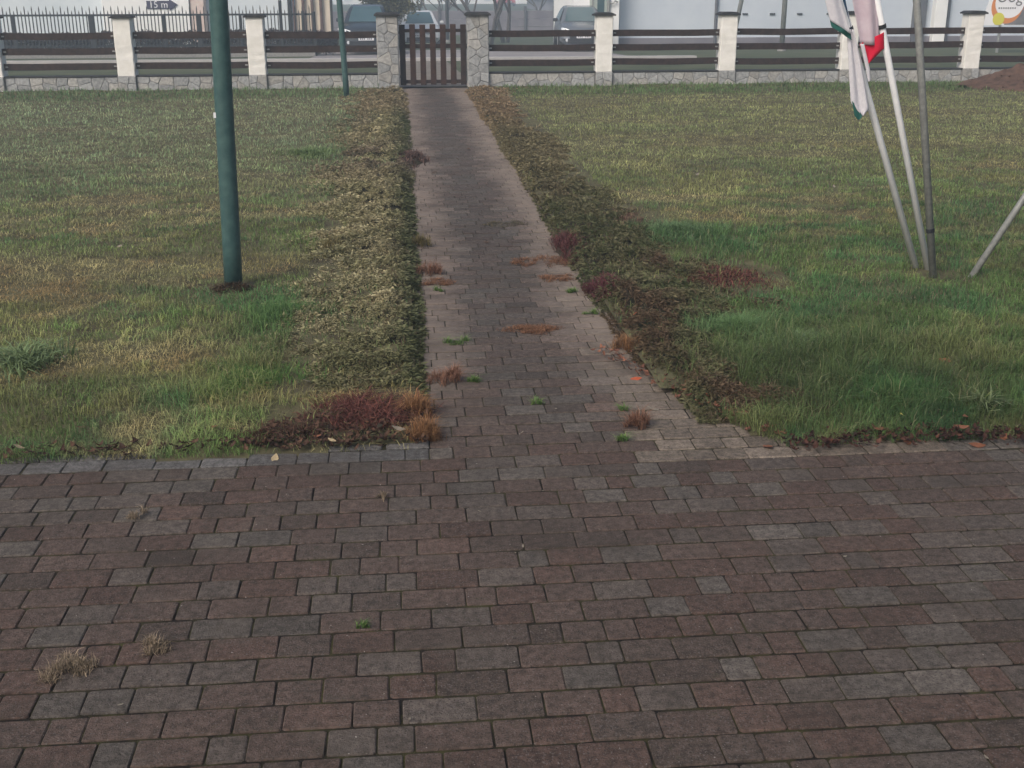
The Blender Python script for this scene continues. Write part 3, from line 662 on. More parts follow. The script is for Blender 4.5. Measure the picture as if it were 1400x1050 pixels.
# ---------------------------------------------------------------- crazy paving stone cladding
def clip_poly(poly, nx, ny, d):
    out = []
    for i in range(len(poly)):
        p, q = poly[i], poly[(i + 1) % len(poly)]; a, b_ = nx * p[0] + ny * p[1] - d, nx * q[0] + ny * q[1] - d
        if a <= 0: out.append(p)
        if a * b_ < 0: t = a / (a - b_); out.append((p[0] + (q[0] - p[0]) * t, p[1] + (q[1] - p[1]) * t))
    return out
def cells(w, h, size, rs):
    pts = []; nx, ny = max(1, round(w / size)), max(1, round(h / (size * .8)))
    for i in range(nx):
        for j in range(ny): pts.append(((i + .5 + rs.uniform(-.38, .38)) * w / nx, (j + .5 + rs.uniform(-.36, .36)) * h / ny))
    res = []
    for i, p in enumerate(pts):
        poly = [(0, 0), (w, 0), (w, h), (0, h)]
        for j, q in enumerate(pts):
            if i == j or abs(p[0] - q[0]) > size * 4: continue
            dx, dy = q[0] - p[0], q[1] - p[1]; L = math.hypot(dx, dy); mx, my = (p[0] + q[0]) / 2, (p[1] + q[1]) / 2
            poly = clip_poly(poly, dx / L, dy / L, (dx * mx + dy * my) / L)
            if len(poly) < 3: break
        if len(poly) >= 3: res.append(poly)
    return res
def inset(poly, d):
    out = []; n = len(poly); cx = sum(p[0] for p in poly) / n; cy = sum(p[1] for p in poly) / n
    for p in poly:
        dx, dy = cx - p[0], cy - p[1]; L = math.hypot(dx, dy) or 1; out.append((p[0] + dx / L * min(d * 1.35, L * .6), p[1] + dy / L * min(d * 1.35, L * .6)))
    return out
def clad(parent, origin, u, v, nrm, w, h, size, rs, prefix='stone'):
    u, v, nrm, origin = Vector(u), Vector(v), Vector(nrm), Vector(origin)
    for poly in cells(w, h, size, rs):
        a = inset(poly, .0045); b_ = inset(poly, .012); pr = .009 + rs.uniform(0, .006)
        ring = lambda P, k: [origin + u * p[0] + v * p[1] + nrm * k for p in P]
        c = (np.array((.335, .34, .34)) if rs.random() < .65 else np.array((.365, .355, .335))) * rs.uniform(.82, 1.15)
        R = ring(a, -.004) + ring(a, pr - .006) + ring(b_, pr); n = len(a)
        ctr = sum(R, Vector()) / len(R); Vv = np.array([f_(p - ctr) for p in R])
        q = np.array([(r * n + i, r * n + (i + 1) % n, r * n + n + (i + 1) % n, r * n + n + i) for r in range(2) for i in range(n)])
        t = np.array([(2 * n, 2 * n + i, 2 * n + i + 1) for i in range(1, n - 1)])
        big_mesh(prefix, Vv, q, t, np.tile(c, (3 * n, 1)), M_STONE, parent, loc=tuple(ctr))

# ---------------------------------------------------------------- front fence: base wall, pillars, rails
FY = 20.80
RAIL_Z = (.415, .662, .905)
def stucco_pillar(fence, x, w=.285):
    b = MB(); rs = random.Random(int(x * 100)); rings = []
    n = 15
    for i in range(n + 1):
        z = .262 + (1.205 - .262) * i / n; k = w / 2; c = .012
        ro = []
        for (sx, sy) in ((-1, -1), (1, -1), (1, 1), (-1, 1)):
            for e in (0, 1):
                jx, jy = rs.gauss(0, .002), rs.gauss(0, .002)
                first = (e == 0) == (sx * sy > 0)
                ro.append((x + sx * (k - (0 if first else c)) + jx, FY + sy * (k - (c if first else 0)) + jy, z))
        rings.append(ro)
    b.loft(rings); p = b.build('pillar', M_STUCCO, fence)
    MB().box((x, FY, .13), (w + .01, w + .01, .262)).build('pillar_foot', M_MORTAR, p)
    clad(p, (x - w / 2 - .005, FY - w / 2 - .006, .0), (1, 0, 0), (0, 0, 1), (0, -1, 0), w + .01, .258, .13, rs)
    cb = MB(); kx, ky = w / 2 + .038, w / 2 + .03
    cb.add([(x - kx, FY - ky, 1.185), (x + kx, FY - ky, 1.185), (x + kx, FY + ky, 1.185), (x - kx, FY + ky, 1.185),
            (x - kx, FY - ky, 1.208), (x + kx, FY - ky, 1.208), (x + kx, FY + ky, 1.208), (x - kx, FY + ky, 1.208),
            (x - kx * .62, FY - ky, 1.238), (x + kx * .62, FY - ky, 1.238), (x + kx * .62, FY + ky, 1.238), (x - kx * .62, FY + ky, 1.238)],
           [(3, 2, 1, 0), (0, 1, 5, 4), (2, 3, 7, 6), (1, 2, 6, 5), (3, 0, 4, 7), (4, 5, 9, 8), (6, 7, 11, 10), (5, 6, 10, 9), (7, 4, 8, 11), (8, 9, 10, 11)])
    cb.build('cap', M_CAP, p)
    return p
def fence(label, pillars, xa, xb, ends):
    root = thing('front_fence', label, 'fence', ((xa + xb) / 2, FY, 0))
    ox = (xa + xb) / 2
    for o in (root,): pass
    root.location = (0, 0, 0)
    for x in pillars: stucco_pillar(root, x)
    wall = MB().box(((xa + xb) / 2, FY, .115), (xb - xa, .20, .25)).build('base_wall', M_MORTAR, root)
    MB().box(((xa + xb) / 2, FY, .2535), (xb - xa, .245, .022), bev=.005).build('coping', M_CAP, wall)
    stops = sorted([xa, xb] + [x for x in pillars])
    rs = random.Random(int(abs(xa) * 10))
    edges = [xa] + [e for x in pillars for e in (x - .155, x + .155)] + [xb]
    for i in range(0, len(edges) - 1, 2):
        a, b_ = edges[i], edges[i + 1]
        if b_ - a < .1: continue
        clad(wall, (a, FY - .101, .0), (1, 0, 0), (0, 0, 1), (0, -1, 0), b_ - a, .242, .20, rs)
        for z in RAIL_Z:
            zz = z + rs.gauss(0, .004); y = FY - .02
            ra = a - .008 if i else a; rb = b_ + .008 if i + 2 < len(edges) else b_
            bb = MB(); n = 9; rings = []
            for k in range(n + 1):
                t = k / n; s = .0025 * math.sin(7 * t + z * 9 + a) - .006 * math.sin(math.pi * t) * rs.uniform(.7, 1)
                x = ra + (rb - ra) * t; rings.append([(x, y - .015, zz - .054 + s), (x, y + .015, zz - .054 + s), (x, y + .015, zz + .054 + s), (x, y - .015, zz + .054 + s)])
            r = bb.loft(rings).build('rail', M_RAIL, root)
            for bx in (a + .035, b_ - .035):
                MB().box((bx, y - .019, zz), (.045, .008, .022), bev=.002).build('bracket', M_STEEL, r)
    return root
SP = 2.178
fence('low dark railed fence with cream pillars left of the gate', [-6.72, -4.575, -2.41], -7.6, -.392, 0)
fence('low dark railed fence with cream pillars right of the gate', [3.51, 5.69, 7.87, 10.13, 12.35], 1.512, 13.4, 0)
for (lab, xc) in (('grey stone clad gate pillar on the left of the gate', -.205), ('grey stone clad gate pillar on the right of the gate', 1.328)):
    w = .345; g = thing('gate_pillar', lab, 'pillar', (xc, FY, 0), 0, 'gate pillars'); rs = random.Random(int(xc * 50 + 99))
    MB().box((0, 0, .61), (w, w, 1.22)).build('core', M_MORTAR, g)
    clad(g, (-w / 2 - .004, -w / 2 - .001, 0), (1, 0, 0), (0, 0, 1), (0, -1, 0), w + .008, 1.215, .165, rs)
    for sx in (-1, 1):
        if sx < 0: clad(g, (-w / 2 - .001, w / 2, 0), (0, -1, 0), (0, 0, 1), (-1, 0, 0), w, 1.215, .165, rs)
        else: clad(g, (w / 2 + .001, -w / 2, 0), (0, 1, 0), (0, 0, 1), (1, 0, 0), w, 1.215, .165, rs)
    kx = w / 2 + .045
    MB().add([(-kx, -kx, 1.20), (kx, -kx, 1.20), (kx, kx, 1.20), (-kx, kx, 1.20), (-kx, -kx, 1.228), (kx, -kx, 1.228), (kx, kx, 1.228), (-kx, kx, 1.228), (-kx * .8, -kx * .8, 1.256), (kx * .8, -kx * .8, 1.256), (kx * .8, kx * .8, 1.256), (-kx * .8, kx * .8, 1.256)],
             [(3, 2, 1, 0), (0, 1, 5, 4), (1, 2, 6, 5), (2, 3, 7, 6), (3, 0, 4, 7), (4, 5, 9, 8), (5, 6, 10, 9), (6, 7, 11, 10), (7, 4, 8, 11), (8, 9, 10, 11)]).build('cap', M_CAP, g)
# gate: seven boards on three cross bars
gate = thing('garden_gate', 'brown wooden picket gate of seven boards closing the path', 'gate', (.56, FY + .02, 0))
gx0, gx1 = -.015, 1.135
for i in range(7):
    x = gx0 + .055 + (gx1 - gx0 - .11) * i / 6 - .56; w = .098
    bb = MB().box((x, -.02, .555 + (.006 if i % 2 else 0)), (w, .022, 1.0), bev=.006)
    bb.build('board', M_IRON if False else (M_GATEW if 0 < i < 6 else M_RAIL), gate)
for z, hh in ((.11, .06), (.70, .07), (.955, .055)):
    MB().box((0, .012, z), (gx1 - gx0 - .004, .038, hh), bev=.004).build('cross_bar', M_RAIL, gate)
for z in (.2, .93): MB().box((-.583, .0, z), (.05, .03, .045), bev=.004).build('hinge', M_IRON, gate)
MB().box((.565, -.012, .70), (.05, .03, .075), bev=.006).build('latch', M_IRON, gate)

# ---------------------------------------------------------------- posts, flag poles, flags
def lamp_post(label, x, y, tx, r0=.054, H=4.2):
    g = thing('lamp_post', label, 'lamp post', (x, y, 0), 0, 'green lamp posts')
    top = Vector((tx * H, 0, H)); n = 40
    pts = [(top.x * t, 0, -.03 + (H + .03) * t) for t in [i / 12 for i in range(13)]]
    MB().tube(pts, [r0 * (1.0 - .10 * i / 12) for i in range(13)], 24).build('pole', M_GREENPOST, g, True)
    MB().tube([(0, 0, -.01), (0, 0, .035), (.0, 0, .05)], [r0 + .012, r0 + .010, r0 + .001], 24).build('foot_collar', M_SOIL, g, True)
    MB().tube([(top.x, 0, H - .02), (top.x, 0, H + .1), (top.x, 0, H + .32), (top.x, 0, H + .42)], [.06, .14, .2, .03], 16).build('lamp_head', M_STEEL, g, True)
    MB().box((-.05 + tx * 1.05, -.028, 1.06), (.014, .008, .03)).build('sticker', M_PLATE, g)
    return g
lamp_post('green steel lamp post standing in the near left lawn', -1.05, 6.98, .028, .0545)
lamp_post('thinner looking green lamp post near the fence, left of gate', -.86, 19.0, -.03, .047)
strand_patch('bare_patch', 'dark bare earth ring at the foot of the near green post', 'earth', -1.04, 6.91, .15, .11, .05, 1500, (.03, .022, .014), (.09, .06, .035), (.015, .045), .004, 1.4, zb=.025)
def pole(name, label, base, top, r, m, group, extra=None):
    b = Vector(base); t = Vector(top) - b; g = thing(name, label, 'pole', base, 0, group)
    MB().tube([(-.03 * t.x / t.z, 0, -.03), tuple(t * .5), tuple(t)], [r, r * .97, r * .92], 14).build('tube', m, g, True)
    MB().tube([tuple(t), tuple(t + t.normalized() * .04)], [r * 1.25, r * .6], 12).build('end_cap', m, g, True)
    if extra: extra(g, t)
    return g
def along(b, p, z): return tuple(Vector(b) + (Vector(p) - Vector(b)) * ((z - b[2]) / (p[2] - b[2])))
B1, P1 = (3.262, 7.04, 0), (2.566, 6.95, 1.679)
B2, P2 = (3.318, 6.99, 0), (2.782, 6.95, 1.678)
B3, P3 = (3.262, 6.80, 0), (2.985, 6.86, 1.678)
B4, P4 = (3.468, 6.77, 0), (3.842, 6.86, .572)
def ties(ts):
    def fn(g, t):
        for k in ts: MB().tube([tuple(t * (k - .004)), tuple(t * (k + .004))], .026, 10).build('flag_tie', M_IRON, g)
    return fn
pole('flag_pole', 'white leaning flag pole carrying the white and green flag', B1, along(B1, P1, 2.7), .0215, M_WHITEPOLE, 'leaning poles at the right', ties([.56, .76]))
pole('flag_pole', 'white leaning flag pole carrying the white and red flag', B2, along(B2, P2, 2.7), .0205, M_WHITEPOLE, 'leaning poles at the right', ties([.565, .78]))
pole('steel_pole', 'grey steel pole standing right of the two white flag poles', B3, along(B3, P3, 3.0), .0225, M_GREYPOLE, 'leaning poles at the right', ties([.11]))
pole('steel_pole', 'grey steel pole leaning to the right edge of the picture', B4, along(B4, P4, 1.6), .0205, M_GREYPOLE, 'leaning poles at the right')
def at(x, y, Y):
    d = _fw * F_PX + _r2 * (x - 700) + _u2 * (525 - y); return Vector((0, 0, CAM_H)) + d * (Y / d.y)
def cloth(name, m, parent, left, right, Yc, amp, nfold, nu=14, seed=0, th=.0):
    """ruled sheet between two polylines of world (x, z) with folds in depth"""
    rs = random.Random(seed); n = 26
    def samp(pl, t):
        s = t * (len(pl) - 1); i = min(int(s), len(pl) - 2); k = s - i; return Vector(pl[i]) * (1 - k) + Vector(pl[i + 1]) * k
    vs = []; fs = []
    for j in range(n + 1):
        a, b_ = samp(left, j / n), samp(right, j / n)
        for i in range(nu + 1):
            u = i / nu; p = a * (1 - u) + b_ * u; vs.append((p.x, Yc + amp * math.sin(nfold * math.pi * 2 * u + 1.7 * j / n + seed) * (.4 + .6 * u), p.y))
    for j in range(n):
        for i in range(nu): fs.append((j * (nu + 1) + i, j * (nu + 1) + i + 1, (j + 1) * (nu + 1) + i + 1, (j + 1) * (nu + 1) + i))
    o = MB().add(vs, fs).build(name, m, parent, True)
    md = o.modifiers.new('thickness', 'SOLIDIFY'); md.thickness = .002
    return o
def xz(pts, Y): return [(at(x, y, Y).x, at(x, y, Y).z) for x, y in pts]
YA, YB = 6.86, 6.93
fa = thing('flag', 'white flag with dark green hem hanging from the left flag pole', 'flag', (0, 0, 0), 0, 'flags on the leaning poles')
cloth('white_field', M_FLAGW, fa, xz([(1112, -120), (1120, -40), (1128, 0), (1135, 28)], YA), xz([(1118, -120), (1142, -40), (1150, 0), (1164, 47)], YA), YA, .012, 1.0, seed=1)
cloth('green_hem', M_FLAGG, fa, xz([(1135, 28), (1137, 37)], YA), xz([(1164, 47), (1165, 55)], YA), YA, .012, 1.0, seed=1)
cloth('hanging_fold', M_FLAGW, fa, xz([(1158, 40), (1160, 80), (1163, 140), (1178, 158)], YA + .03), xz([(1166, 40), (1176, 84), (1188, 150), (1180, 158)], YA + .03), YA + .03, .012, 1.5, seed=2)
cloth('green_tip', M_FLAGG, fa, xz([(1165, 138), (1168, 158), (1173, 164)], YA + .025), xz([(1170, 145), (1179, 158), (1176, 163)], YA + .025), YA + .025, .004, 1.0, seed=3)
cloth('blue_edge', M_FLAGB, fa, xz([(1140, -60), (1152, 0), (1163, 35)], YA + .01), xz([(1144, -60), (1156, 0), (1165, 45)], YA + .01), YA + .01, .003, .5, seed=4)
fb = thing('flag', 'white and red flag hanging from the second flag pole', 'flag', (0, 0, 0), 0, 'flags on the leaning poles')
cloth('white_field', M_FLAGP, fb, xz([(1148, -120), (1155, -40), (1165, 0), (1177, 61)], YB), xz([(1180, -120), (1194, -40), (1201, 0), (1203, 62)], YB), YB, .016, 1.3, seed=5)
cloth('red_field', M_FLAGR, fb, xz([(1175, 60), (1179, 72), (1186, 87)], YB + .004), xz([(1208, 44), (1209, 66), (1187, 88)], YB + .004), YB + .004, .010, 1.0, seed=6)
cloth('trailing_fold', M_FLAGW, fb, xz([(1176, 60), (1184, 95), (1187, 112)], YB - .02), xz([(1181, 60), (1189, 95), (1190, 110)], YB - .02), YB - .02, .004, .8, seed=7)

# soil heap at the right by the wall
hp = thing('soil_heap', 'reddish brown heap of earth against the stone wall at right', 'soil heap', (10.6, 19.45, 0))
s = 70; Xg, Yg = np.meshgrid(np.linspace(-1.15, 1.6, s), np.linspace(-1.1, 1.1, s))
rr = np.sqrt((Xg / 1.25) ** 2 + (Yg / 1.05) ** 2); Zg = .40 * np.clip(1 - rr, 0, 1) ** .8 * (.75 + .5 * vnoise(Xg * 3 + 5, Yg * 3, 101)) + .20 * (vnoise(Xg * 5, Yg * 5, 102) - .5) * np.clip(1 - rr, 0, 1) ** .5 - .02 * (rr >= 1)
idx = np.arange(s * s).reshape(s, s); q = np.stack([idx[:-1, :-1], idx[:-1, 1:], idx[1:, 1:], idx[1:, :-1]], -1).reshape(-1, 4)
big_mesh('earth', np.stack([Xg, Yg, Zg + .01], -1).reshape(-1, 3), q, None, None, M_EARTH, hp, True)
b = MB(); rs = random.Random(5)
for i in range(90):
    a, r = rs.uniform(0, 6.28), rs.random() ** .5; x, y = math.cos(a) * r * 1.25, math.sin(a) * r * 1.0; k = rs.uniform(.012, .03)
    b.box((x, y, .03 + .42 * max(0, 1 - r) + k * .2), (k, k * rs.uniform(.7, 1.2), k * .8), rs.uniform(0, 3), bev=k * .18)
o = b.build('clods', M_EARTH, hp); o['kind'] = 'stuff'

# ---------------------------------------------------------------- cars
def car(label, x, y, rz, paint, grille='plain', hgt=1.5, L=4.2, name='parked_car', group='cars parked beyond the fence'):
    z0 = gz(y) + (.02 if 35.2 < y < 47.5 and -2.8 < x < 7.2 else .0); g = thing(name, label, 'car', (x, y, z0), rz, group)
    # local: front at y = 0 facing -Y, rear at y = L
    k = hgt / 1.5
    st = [(0.0, .66, .30, .60), (.06, .76, .24, .70), (.22, .83, .22, .80), (.55, .865, .22, .88), (1.05, .875, .24, .965), (1.35, .88, .24, 1.0), (2.3, .885, .24, 1.02), (3.4, .88, .24, 1.03), (3.9, .85, .25, 1.02), (4.14, .80, .30, .95), (4.2, .70, .38, .80)]
    rings = []
    for (s, w, zb, zt) in st:
        s *= L / 4.2; zt *= k
        rings.append([(-w * .82, s, zb), (w * .82, s, zb), (w, s, zb + .14), (w, s, zt * .62), (w * .965, s, zt * .86), (w * .82, s, zt), (0, s, zt + .025), (-w * .82, s, zt), (-w * .965, s, zt * .86), (-w, s, zt * .62), (-w, s, zb + .14)])
    MB().loft(rings).build('body', paint, g, True)
    f = L / 4.2
    A = [(1.02 * f, .76, .985 * k), (1.55 * f, .66, 1.26 * k), (1.92 * f, .57, 1.455 * k), (2.3 * f, .55, hgt), (3.2 * f, .55, hgt - .005), (3.65 * f, .57, 1.42 * k), (4.02 * f, .70, 1.0 * k)]
    b = MB(); rings = []
    rings = [[(-.80, s, .93 * k), (.80, s, .93 * k), (w, s, z - .03), (w * .86, s, z), (-w * .86, s, z), (-w, s, z - .03)] for (s, w, z) in A]
    b.loft(rings).build('cabin', paint, g)
    # windscreen follows the slope between the cowl and the roof front
    def glass(nm, P):
        return MB().add(P, [tuple(range(len(P)))]).build(nm, M_GLASSC, g)
    (s0, w0, zz0), (s1, w1, zz1), (s2, w2, zz2) = A[0], A[1], A[2]
    glass('windscreen', [(-w0 * .80, s0 - .0, zz0 + .012), (w0 * .80, s0 - .0, zz0 + .012), (w1 * .80, s1 - .012, zz1 + .012), (w2 * .80, s2 - .03, zz2 - .0), (-w2 * .80, s2 - .03, zz2 - .0), (-w1 * .80, s1 - .012, zz1 + .012)])
    for sx in (-1, 1):
        glass('side_window', [(sx * .807, 1.35 * f, 1.02 * k), (sx * .807, 2.35 * f, 1.03 * k), (sx * .60, 2.35 * f, 1.41 * k), (sx * .62, 1.95 * f, 1.38 * k)][::sx])
        glass('side_window', [(sx * .807, 2.43 * f, 1.03 * k), (sx * .795, 3.55 * f, 1.04 * k), (sx * .62, 3.3 * f, 1.40 * k), (sx * .60, 2.43 * f, 1.41 * k)][::sx])
        m = MB(); m.box((sx * .95, 1.28 * f, 1.04 * k), (.17, .09, .12), bev=.025).build('mirror', M_BLACKP if grille == 'arc' else paint, g)
        for s in (.78, 3.42):
            wh = MB().tube([(sx * .70, s * f, .31), (sx * .885, s * f, .31)], .31, 20).build('wheel', M_TYRE, g)
            MB().tube([(sx * .84, s * f, .31), (sx * .895, s * f, .31)], .19, 16).build('rim', M_RIM, wh)
        MB().add([(sx * .50, .035, .66 * k), (sx * .775, .13, .69 * k), (sx * .80, .30, .79 * k), (sx * .74, .22, .81 * k), (sx * .52, .085, .745 * k)], [(0, 1, 2, 3, 4)[::sx]]).build('headlight', M_LAMP, g)
        MB().tube([(sx * .60, -.012, .40), (sx * .60, .02, .40)], .055, 12).build('fog_lamp', M_LAMP, g)
    MB().box((0, .0, .36), (1.15, .05, .17), bev=.015).build('lower_grille', M_BLACKP, g)
    if grille == 'arc':
        MB().add([(-.52, -.008, .42), (.52, -.008, .42), (.44, .0, .62), (.22, .02, .72), (-.22, .02, .72), (-.44, .0, .62)], [(0, 1, 2, 3, 4, 5)]).build('grille', M_BLACKP, g)
        for sx in (-1, 1):
            MB().tube([(sx * .10, .012, .72), (sx * .25, .0, .70), (sx * .40, -.012, .63), (sx * .52, -.014, .52)], [.012, .017, .018, .012], 6).build('chrome_arc', M_CHROME, g)
            MB().tube([(sx * .50, .02, .60), (sx * .62, .03, .63), (sx * .78, .12, .69)], .012, 6).build('lamp_trim', M_CHROME, g)
        MB().tube([(-.11, .0, .70), (-.06, -.008, .665), (0, -.012, .655), (.06, -.008, .665), (.11, .0, .70)], .013, 6).build('emblem', M_CHROME, g)
    else:
        MB().box((0, .022, .60), (.80, .05, .085), bev=.012).build('grille', M_BLACKP, g)
        MB().tube([(-.38, -.006, .60), (.38, -.006, .60)], .009, 6).build('chrome_strip', M_CHROME, g)
    pl = MB().box((0, -.033, .52), (.52, .012, .114), bev=.004).build('number_plate', M_PLATE, g)
    for i in range(7):
        if i != 3: MB().box((-.19 + i * .062, -.0405, .52), (.030, .004, .062)).build('plate_character', M_SIGNDARK, pl)
    MB().box((0, -.01, .245), (1.3, .06, .035), bev=.008).build('bumper_lip', M_CHROME if grille == 'arc' else M_BLACKP, g)
    MB().box((0, L / 2, .30), (1.5, L - .5, .14)).build('underbody', M_BLACKP, g)
    return g
def groundX(x, Y): return at(x, 60, Y).x
car('dark blue grey car facing the fence, partly behind left gate pillar', groundX(501, 41.0), 41.0, .0, M_CARDARK, 'plain', 1.56)
car('white car seen over the gate with only its roof showing', groundX(575, 51), 51.0, .0, M_CARWHITE, 'plain', 1.45)
car('silver grey car with chrome arched grille beside a cream pillar', groundX(798, 43.0), 43.0, math.radians(-4), M_CARSILV, 'arc', 1.52)
car('white car at far right behind the fence below the advertising board', groundX(1386, 37.0) + .8, 36.5, math.radians(-52), M_CARWHITE, 'plain', 1.45)

# ---------------------------------------------------------------- picket fence at the left, behind the road
PY = 40.2
pf = thing('metal_picket_fence', 'dark metal picket fence with tall and short spikes at left', 'fence', (0, 0, 0))
zb = gz(PY)
fx0, fx1 = -15.0, groundX(431, PY)
pk = {}
for kind, top in (('tall', 1.0), ('short', .86)):
    b = MB(); b.add([(-.015, -.012, zb + .20), (.015, -.012, zb + .20), (.015, .012, zb + .20), (-.015, .012, zb + .20), (-.015, -.012, top - .10), (.015, -.012, top - .10), (.015, .012, top - .10), (-.015, .012, top - .10), (0, 0, top)],
                    [(0, 1, 5, 4), (1, 2, 6, 5), (2, 3, 7, 6), (3, 0, 4, 7), (4, 5, 8), (5, 6, 8), (6, 7, 8), (7, 4, 8), (3, 2, 1, 0)])
    me = bpy.data.meshes.new('picket'); me.from_pydata(b.v, [], b.f); me.materials.append(M_IRON); pk[kind] = me
x, i = fx0, 0
while x < fx1 - .05:
    link('picket', pk['tall' if i % 2 == 0 else 'short'], pf, (x, PY, 0)); x += .112; i += 1
for z in (.70, -.25): MB().box(((fx0 + fx1) / 2, PY + .03, z), (fx1 - fx0, .035, .06)).build('rail', M_IRON, pf)
for px, w, top in ((22, .10, .72), (128, .17, .72), (227, .08, .72), (274, .14, .72), (331, .09, .72), (386, .10, 1.14), (416, .09, .80), (431, .10, .78)):
    MB().box((groundX(px, PY), PY + .02, (zb + top) / 2 - .01), (w, .09, top - zb + .02), bev=.008).build('post', M_IRON, pf)
lw = MB().box(((fx0 + fx1) / 2, PY + .02, zb + .12), (fx1 - fx0, .22, .26), bev=.02).build('foundation', M_MORTAR, pf)
# low dark red hedge behind the pickets
hd = thing('low_hedge', 'dark reddish brown low hedge behind the picket fence', 'hedge', (-9, 41.6, gz(41.6)))
n = 6500; hx, hy = rng.uniform(-6.2, 6.9, n), rng.uniform(-.35, .35, n); hz = rng.uniform(.02, 1, n) ** .7 * (.62 + .25 * vnoise(hx * 1.5, hy, 111))
V, Q, C = sprays(hx, hy, hz, rng.normal(0, 1, n), rng.normal(-.5, 1, n), np.full(n, .13), lerp((.045, .034, .030), (.075, .045, .042), vnoise(hx, hy, 112)), 6, 1.2, .5, None, .2)
big_mesh('foliage', V, Q, None, C, M_LEAF, hd)
b = MB()
for xx in np.arange(-6, 6.8, .5): b.tube([(xx, 0, -.03), (xx + random.uniform(-.1, .1), 0, .55)], [.03, .015], 5)
b.build('stems', M_BARK, hd)

# ---------------------------------------------------------------- buildings
HB = 47.0
def win(parent, x, z, w, h, y, ny=-1):
    o = MB().box((x, y + ny * .02, z), (w, .09, h), bev=.008).build('window', M_SIGNWHITE, parent)
    for sx in (-1, 1): MB().box((x + sx * w * .235, y + ny * .068, z), (w * .40, .01, h * .84)).build('pane', M_GLASSC, o)
lh = thing('long_house', 'pale blue grey house with a white bay, behind the picket fence', 'house', (0, 0, 0)); z0 = gz(HB) - .1
xl, xr = -19.0, groundX(398, HB)
MB().box(((xl + xr) / 2, HB + 4, z0 + 2.1), (xr - xl, 8, 4.2)).build('wall', M_BLUEWALL, lh)
MB().box(((xl + xr) / 2, HB - .03, z0 + .3), (xr - xl - .02, .06, .6)).build('plinth', M_MORTAR, lh)
bx0, bx1 = groundX(145, HB - .6), groundX(263, HB - .6)
bay = MB().box(((bx0 + bx1) / 2, HB - .3, z0 + 2.0), (bx1 - bx0, .62, 4.0), bev=.01).build('white_bay', M_WHITEWALL, lh)
win(bay, (bx0 + bx1) / 2, 2.0, 1.3, 1.2, HB - .62)
MB().box(((groundX(264, HB - .6) + groundX(283, HB - .6)) / 2, HB - .28, z0 + 1.9), (groundX(283, HB) - groundX(264, HB), .5, 3.8), bev=.02).build('pilaster', M_PINK, lh)
rf = MB().add([(xl - .4, HB - .9, z0 + 4.15), (xr + .4, HB - .9, z0 + 4.15), (xr + .4, HB + 8.4, z0 + 4.15), (xl - .4, HB + 8.4, z0 + 4.15), (xl + 2, HB + 4, z0 + 6.2), (xr - 1, HB + 4, z0 + 6.2)],
              [(3, 2, 1, 0), (0, 1, 5, 4), (2, 3, 4, 5), (1, 2, 5), (3, 0, 4)]).build('roof', M_ROOF, lh)
for wx in (-17, -13.2, -5.6): win(lh, wx, 2.0, 1.1, 1.2, HB)
MB().tube([(groundX(399, HB - .1), HB - .1, z0), (groundX(399, HB - .1), HB - .1, z0 + 4.1)], .075, 10).build('drainpipe', M_IRON, lh)
po = thing('porch', 'cream boarded porch with brown posts at the end of the house', 'porch', (0, 0, 0)); PYY = 46.2
p0, p1 = groundX(404, PYY), groundX(455, PYY)
MB().box(((p0 + p1) / 2, PYY + 1.0, z0 + 1.6), (p1 - p0 - .1, 1.6, 3.2)).build('panel_wall', M_CREAM, po)
for px in (404, 417, 429, 441): MB().box((groundX(px, PYY), PYY + .12, z0 + 1.6), (.10 if px > 410 else .06, .12, 3.2), bev=.008).build('post', M_BROWNW, po)
MB().box((groundX(455, PYY), PYY + .1, z0 + 1.6), (.09, .14, 3.2), bev=.008).build('post', M_IRON, po)
for k, (h_, d) in enumerate(((.42, .55), (.28, .85), (.14, 1.15))): MB().box(((p0 + p1) / 2 + .1 * k, PYY + .2 - d / 2, z0 + .1 + h_ / 2), (p1 - p0, d, h_ + .2), bev=.01).build('step', M_BROWNW, po)
MB().box(((p0 + p1) / 2, PYY + .9, z0 + 3.28), (p1 - p0 + .4, 2.2, .14)).build('roof', M_ROOF, po)
# arrow sign with the distance
sx0, sx1 = at(197, 8, 45.9), at(240, 8, 45.9)
sg = thing('arrow_sign', 'dark arrow sign reading 15 m on the white bay', 'sign', (0, 0, 0)); w_ = sx1.x - sx0.x; zc = at(215, 7, 45.9).z; hh = .145
b = MB(); P = [(sx0.x, zc - hh), (sx1.x - .30, zc - hh), (sx1.x - .30, zc - hh - .06), (sx1.x, zc), (sx1.x - .30, zc + hh + .06), (sx1.x - .30, zc + hh), (sx0.x, zc + hh)]
Yg_ = HB - .64
b.add([(p[0], Yg_, p[1]) for p in P] + [(p[0], Yg_ + .03, p[1]) for p in P], [tuple(range(7)), tuple(range(13, 6, -1))] + [(i, (i + 1) % 7, 7 + (i + 1) % 7, 7 + i) for i in range(7)])
b.build('board', M_SIGNDARK, sg)
def text(name, s, size, loc, m, parent, ext=.003):
    cu = bpy.data.curves.new(name, 'FONT'); cu.body = s; cu.size = size; cu.extrude = ext; cu.align_x = 'CENTER'; cu.align_y = 'CENTER'; cu.resolution_u = 3
    o = bpy.data.objects.new(name, cu); COL.objects.link(o); me = bpy.data.meshes.new_from_object(o.evaluated_get(bpy.context.evaluated_depsgraph_get())); bpy.data.objects.remove(o); me.materials.clear(); me.materials.append(m); n = link(name, me, parent, loc); n.rotation_euler = (math.pi / 2, 0, 0); return n
text('lettering', '15 m', .34, (sx0.x + w_ * .38, Yg_ - .006, zc), M_SIGNWHITE, sg)
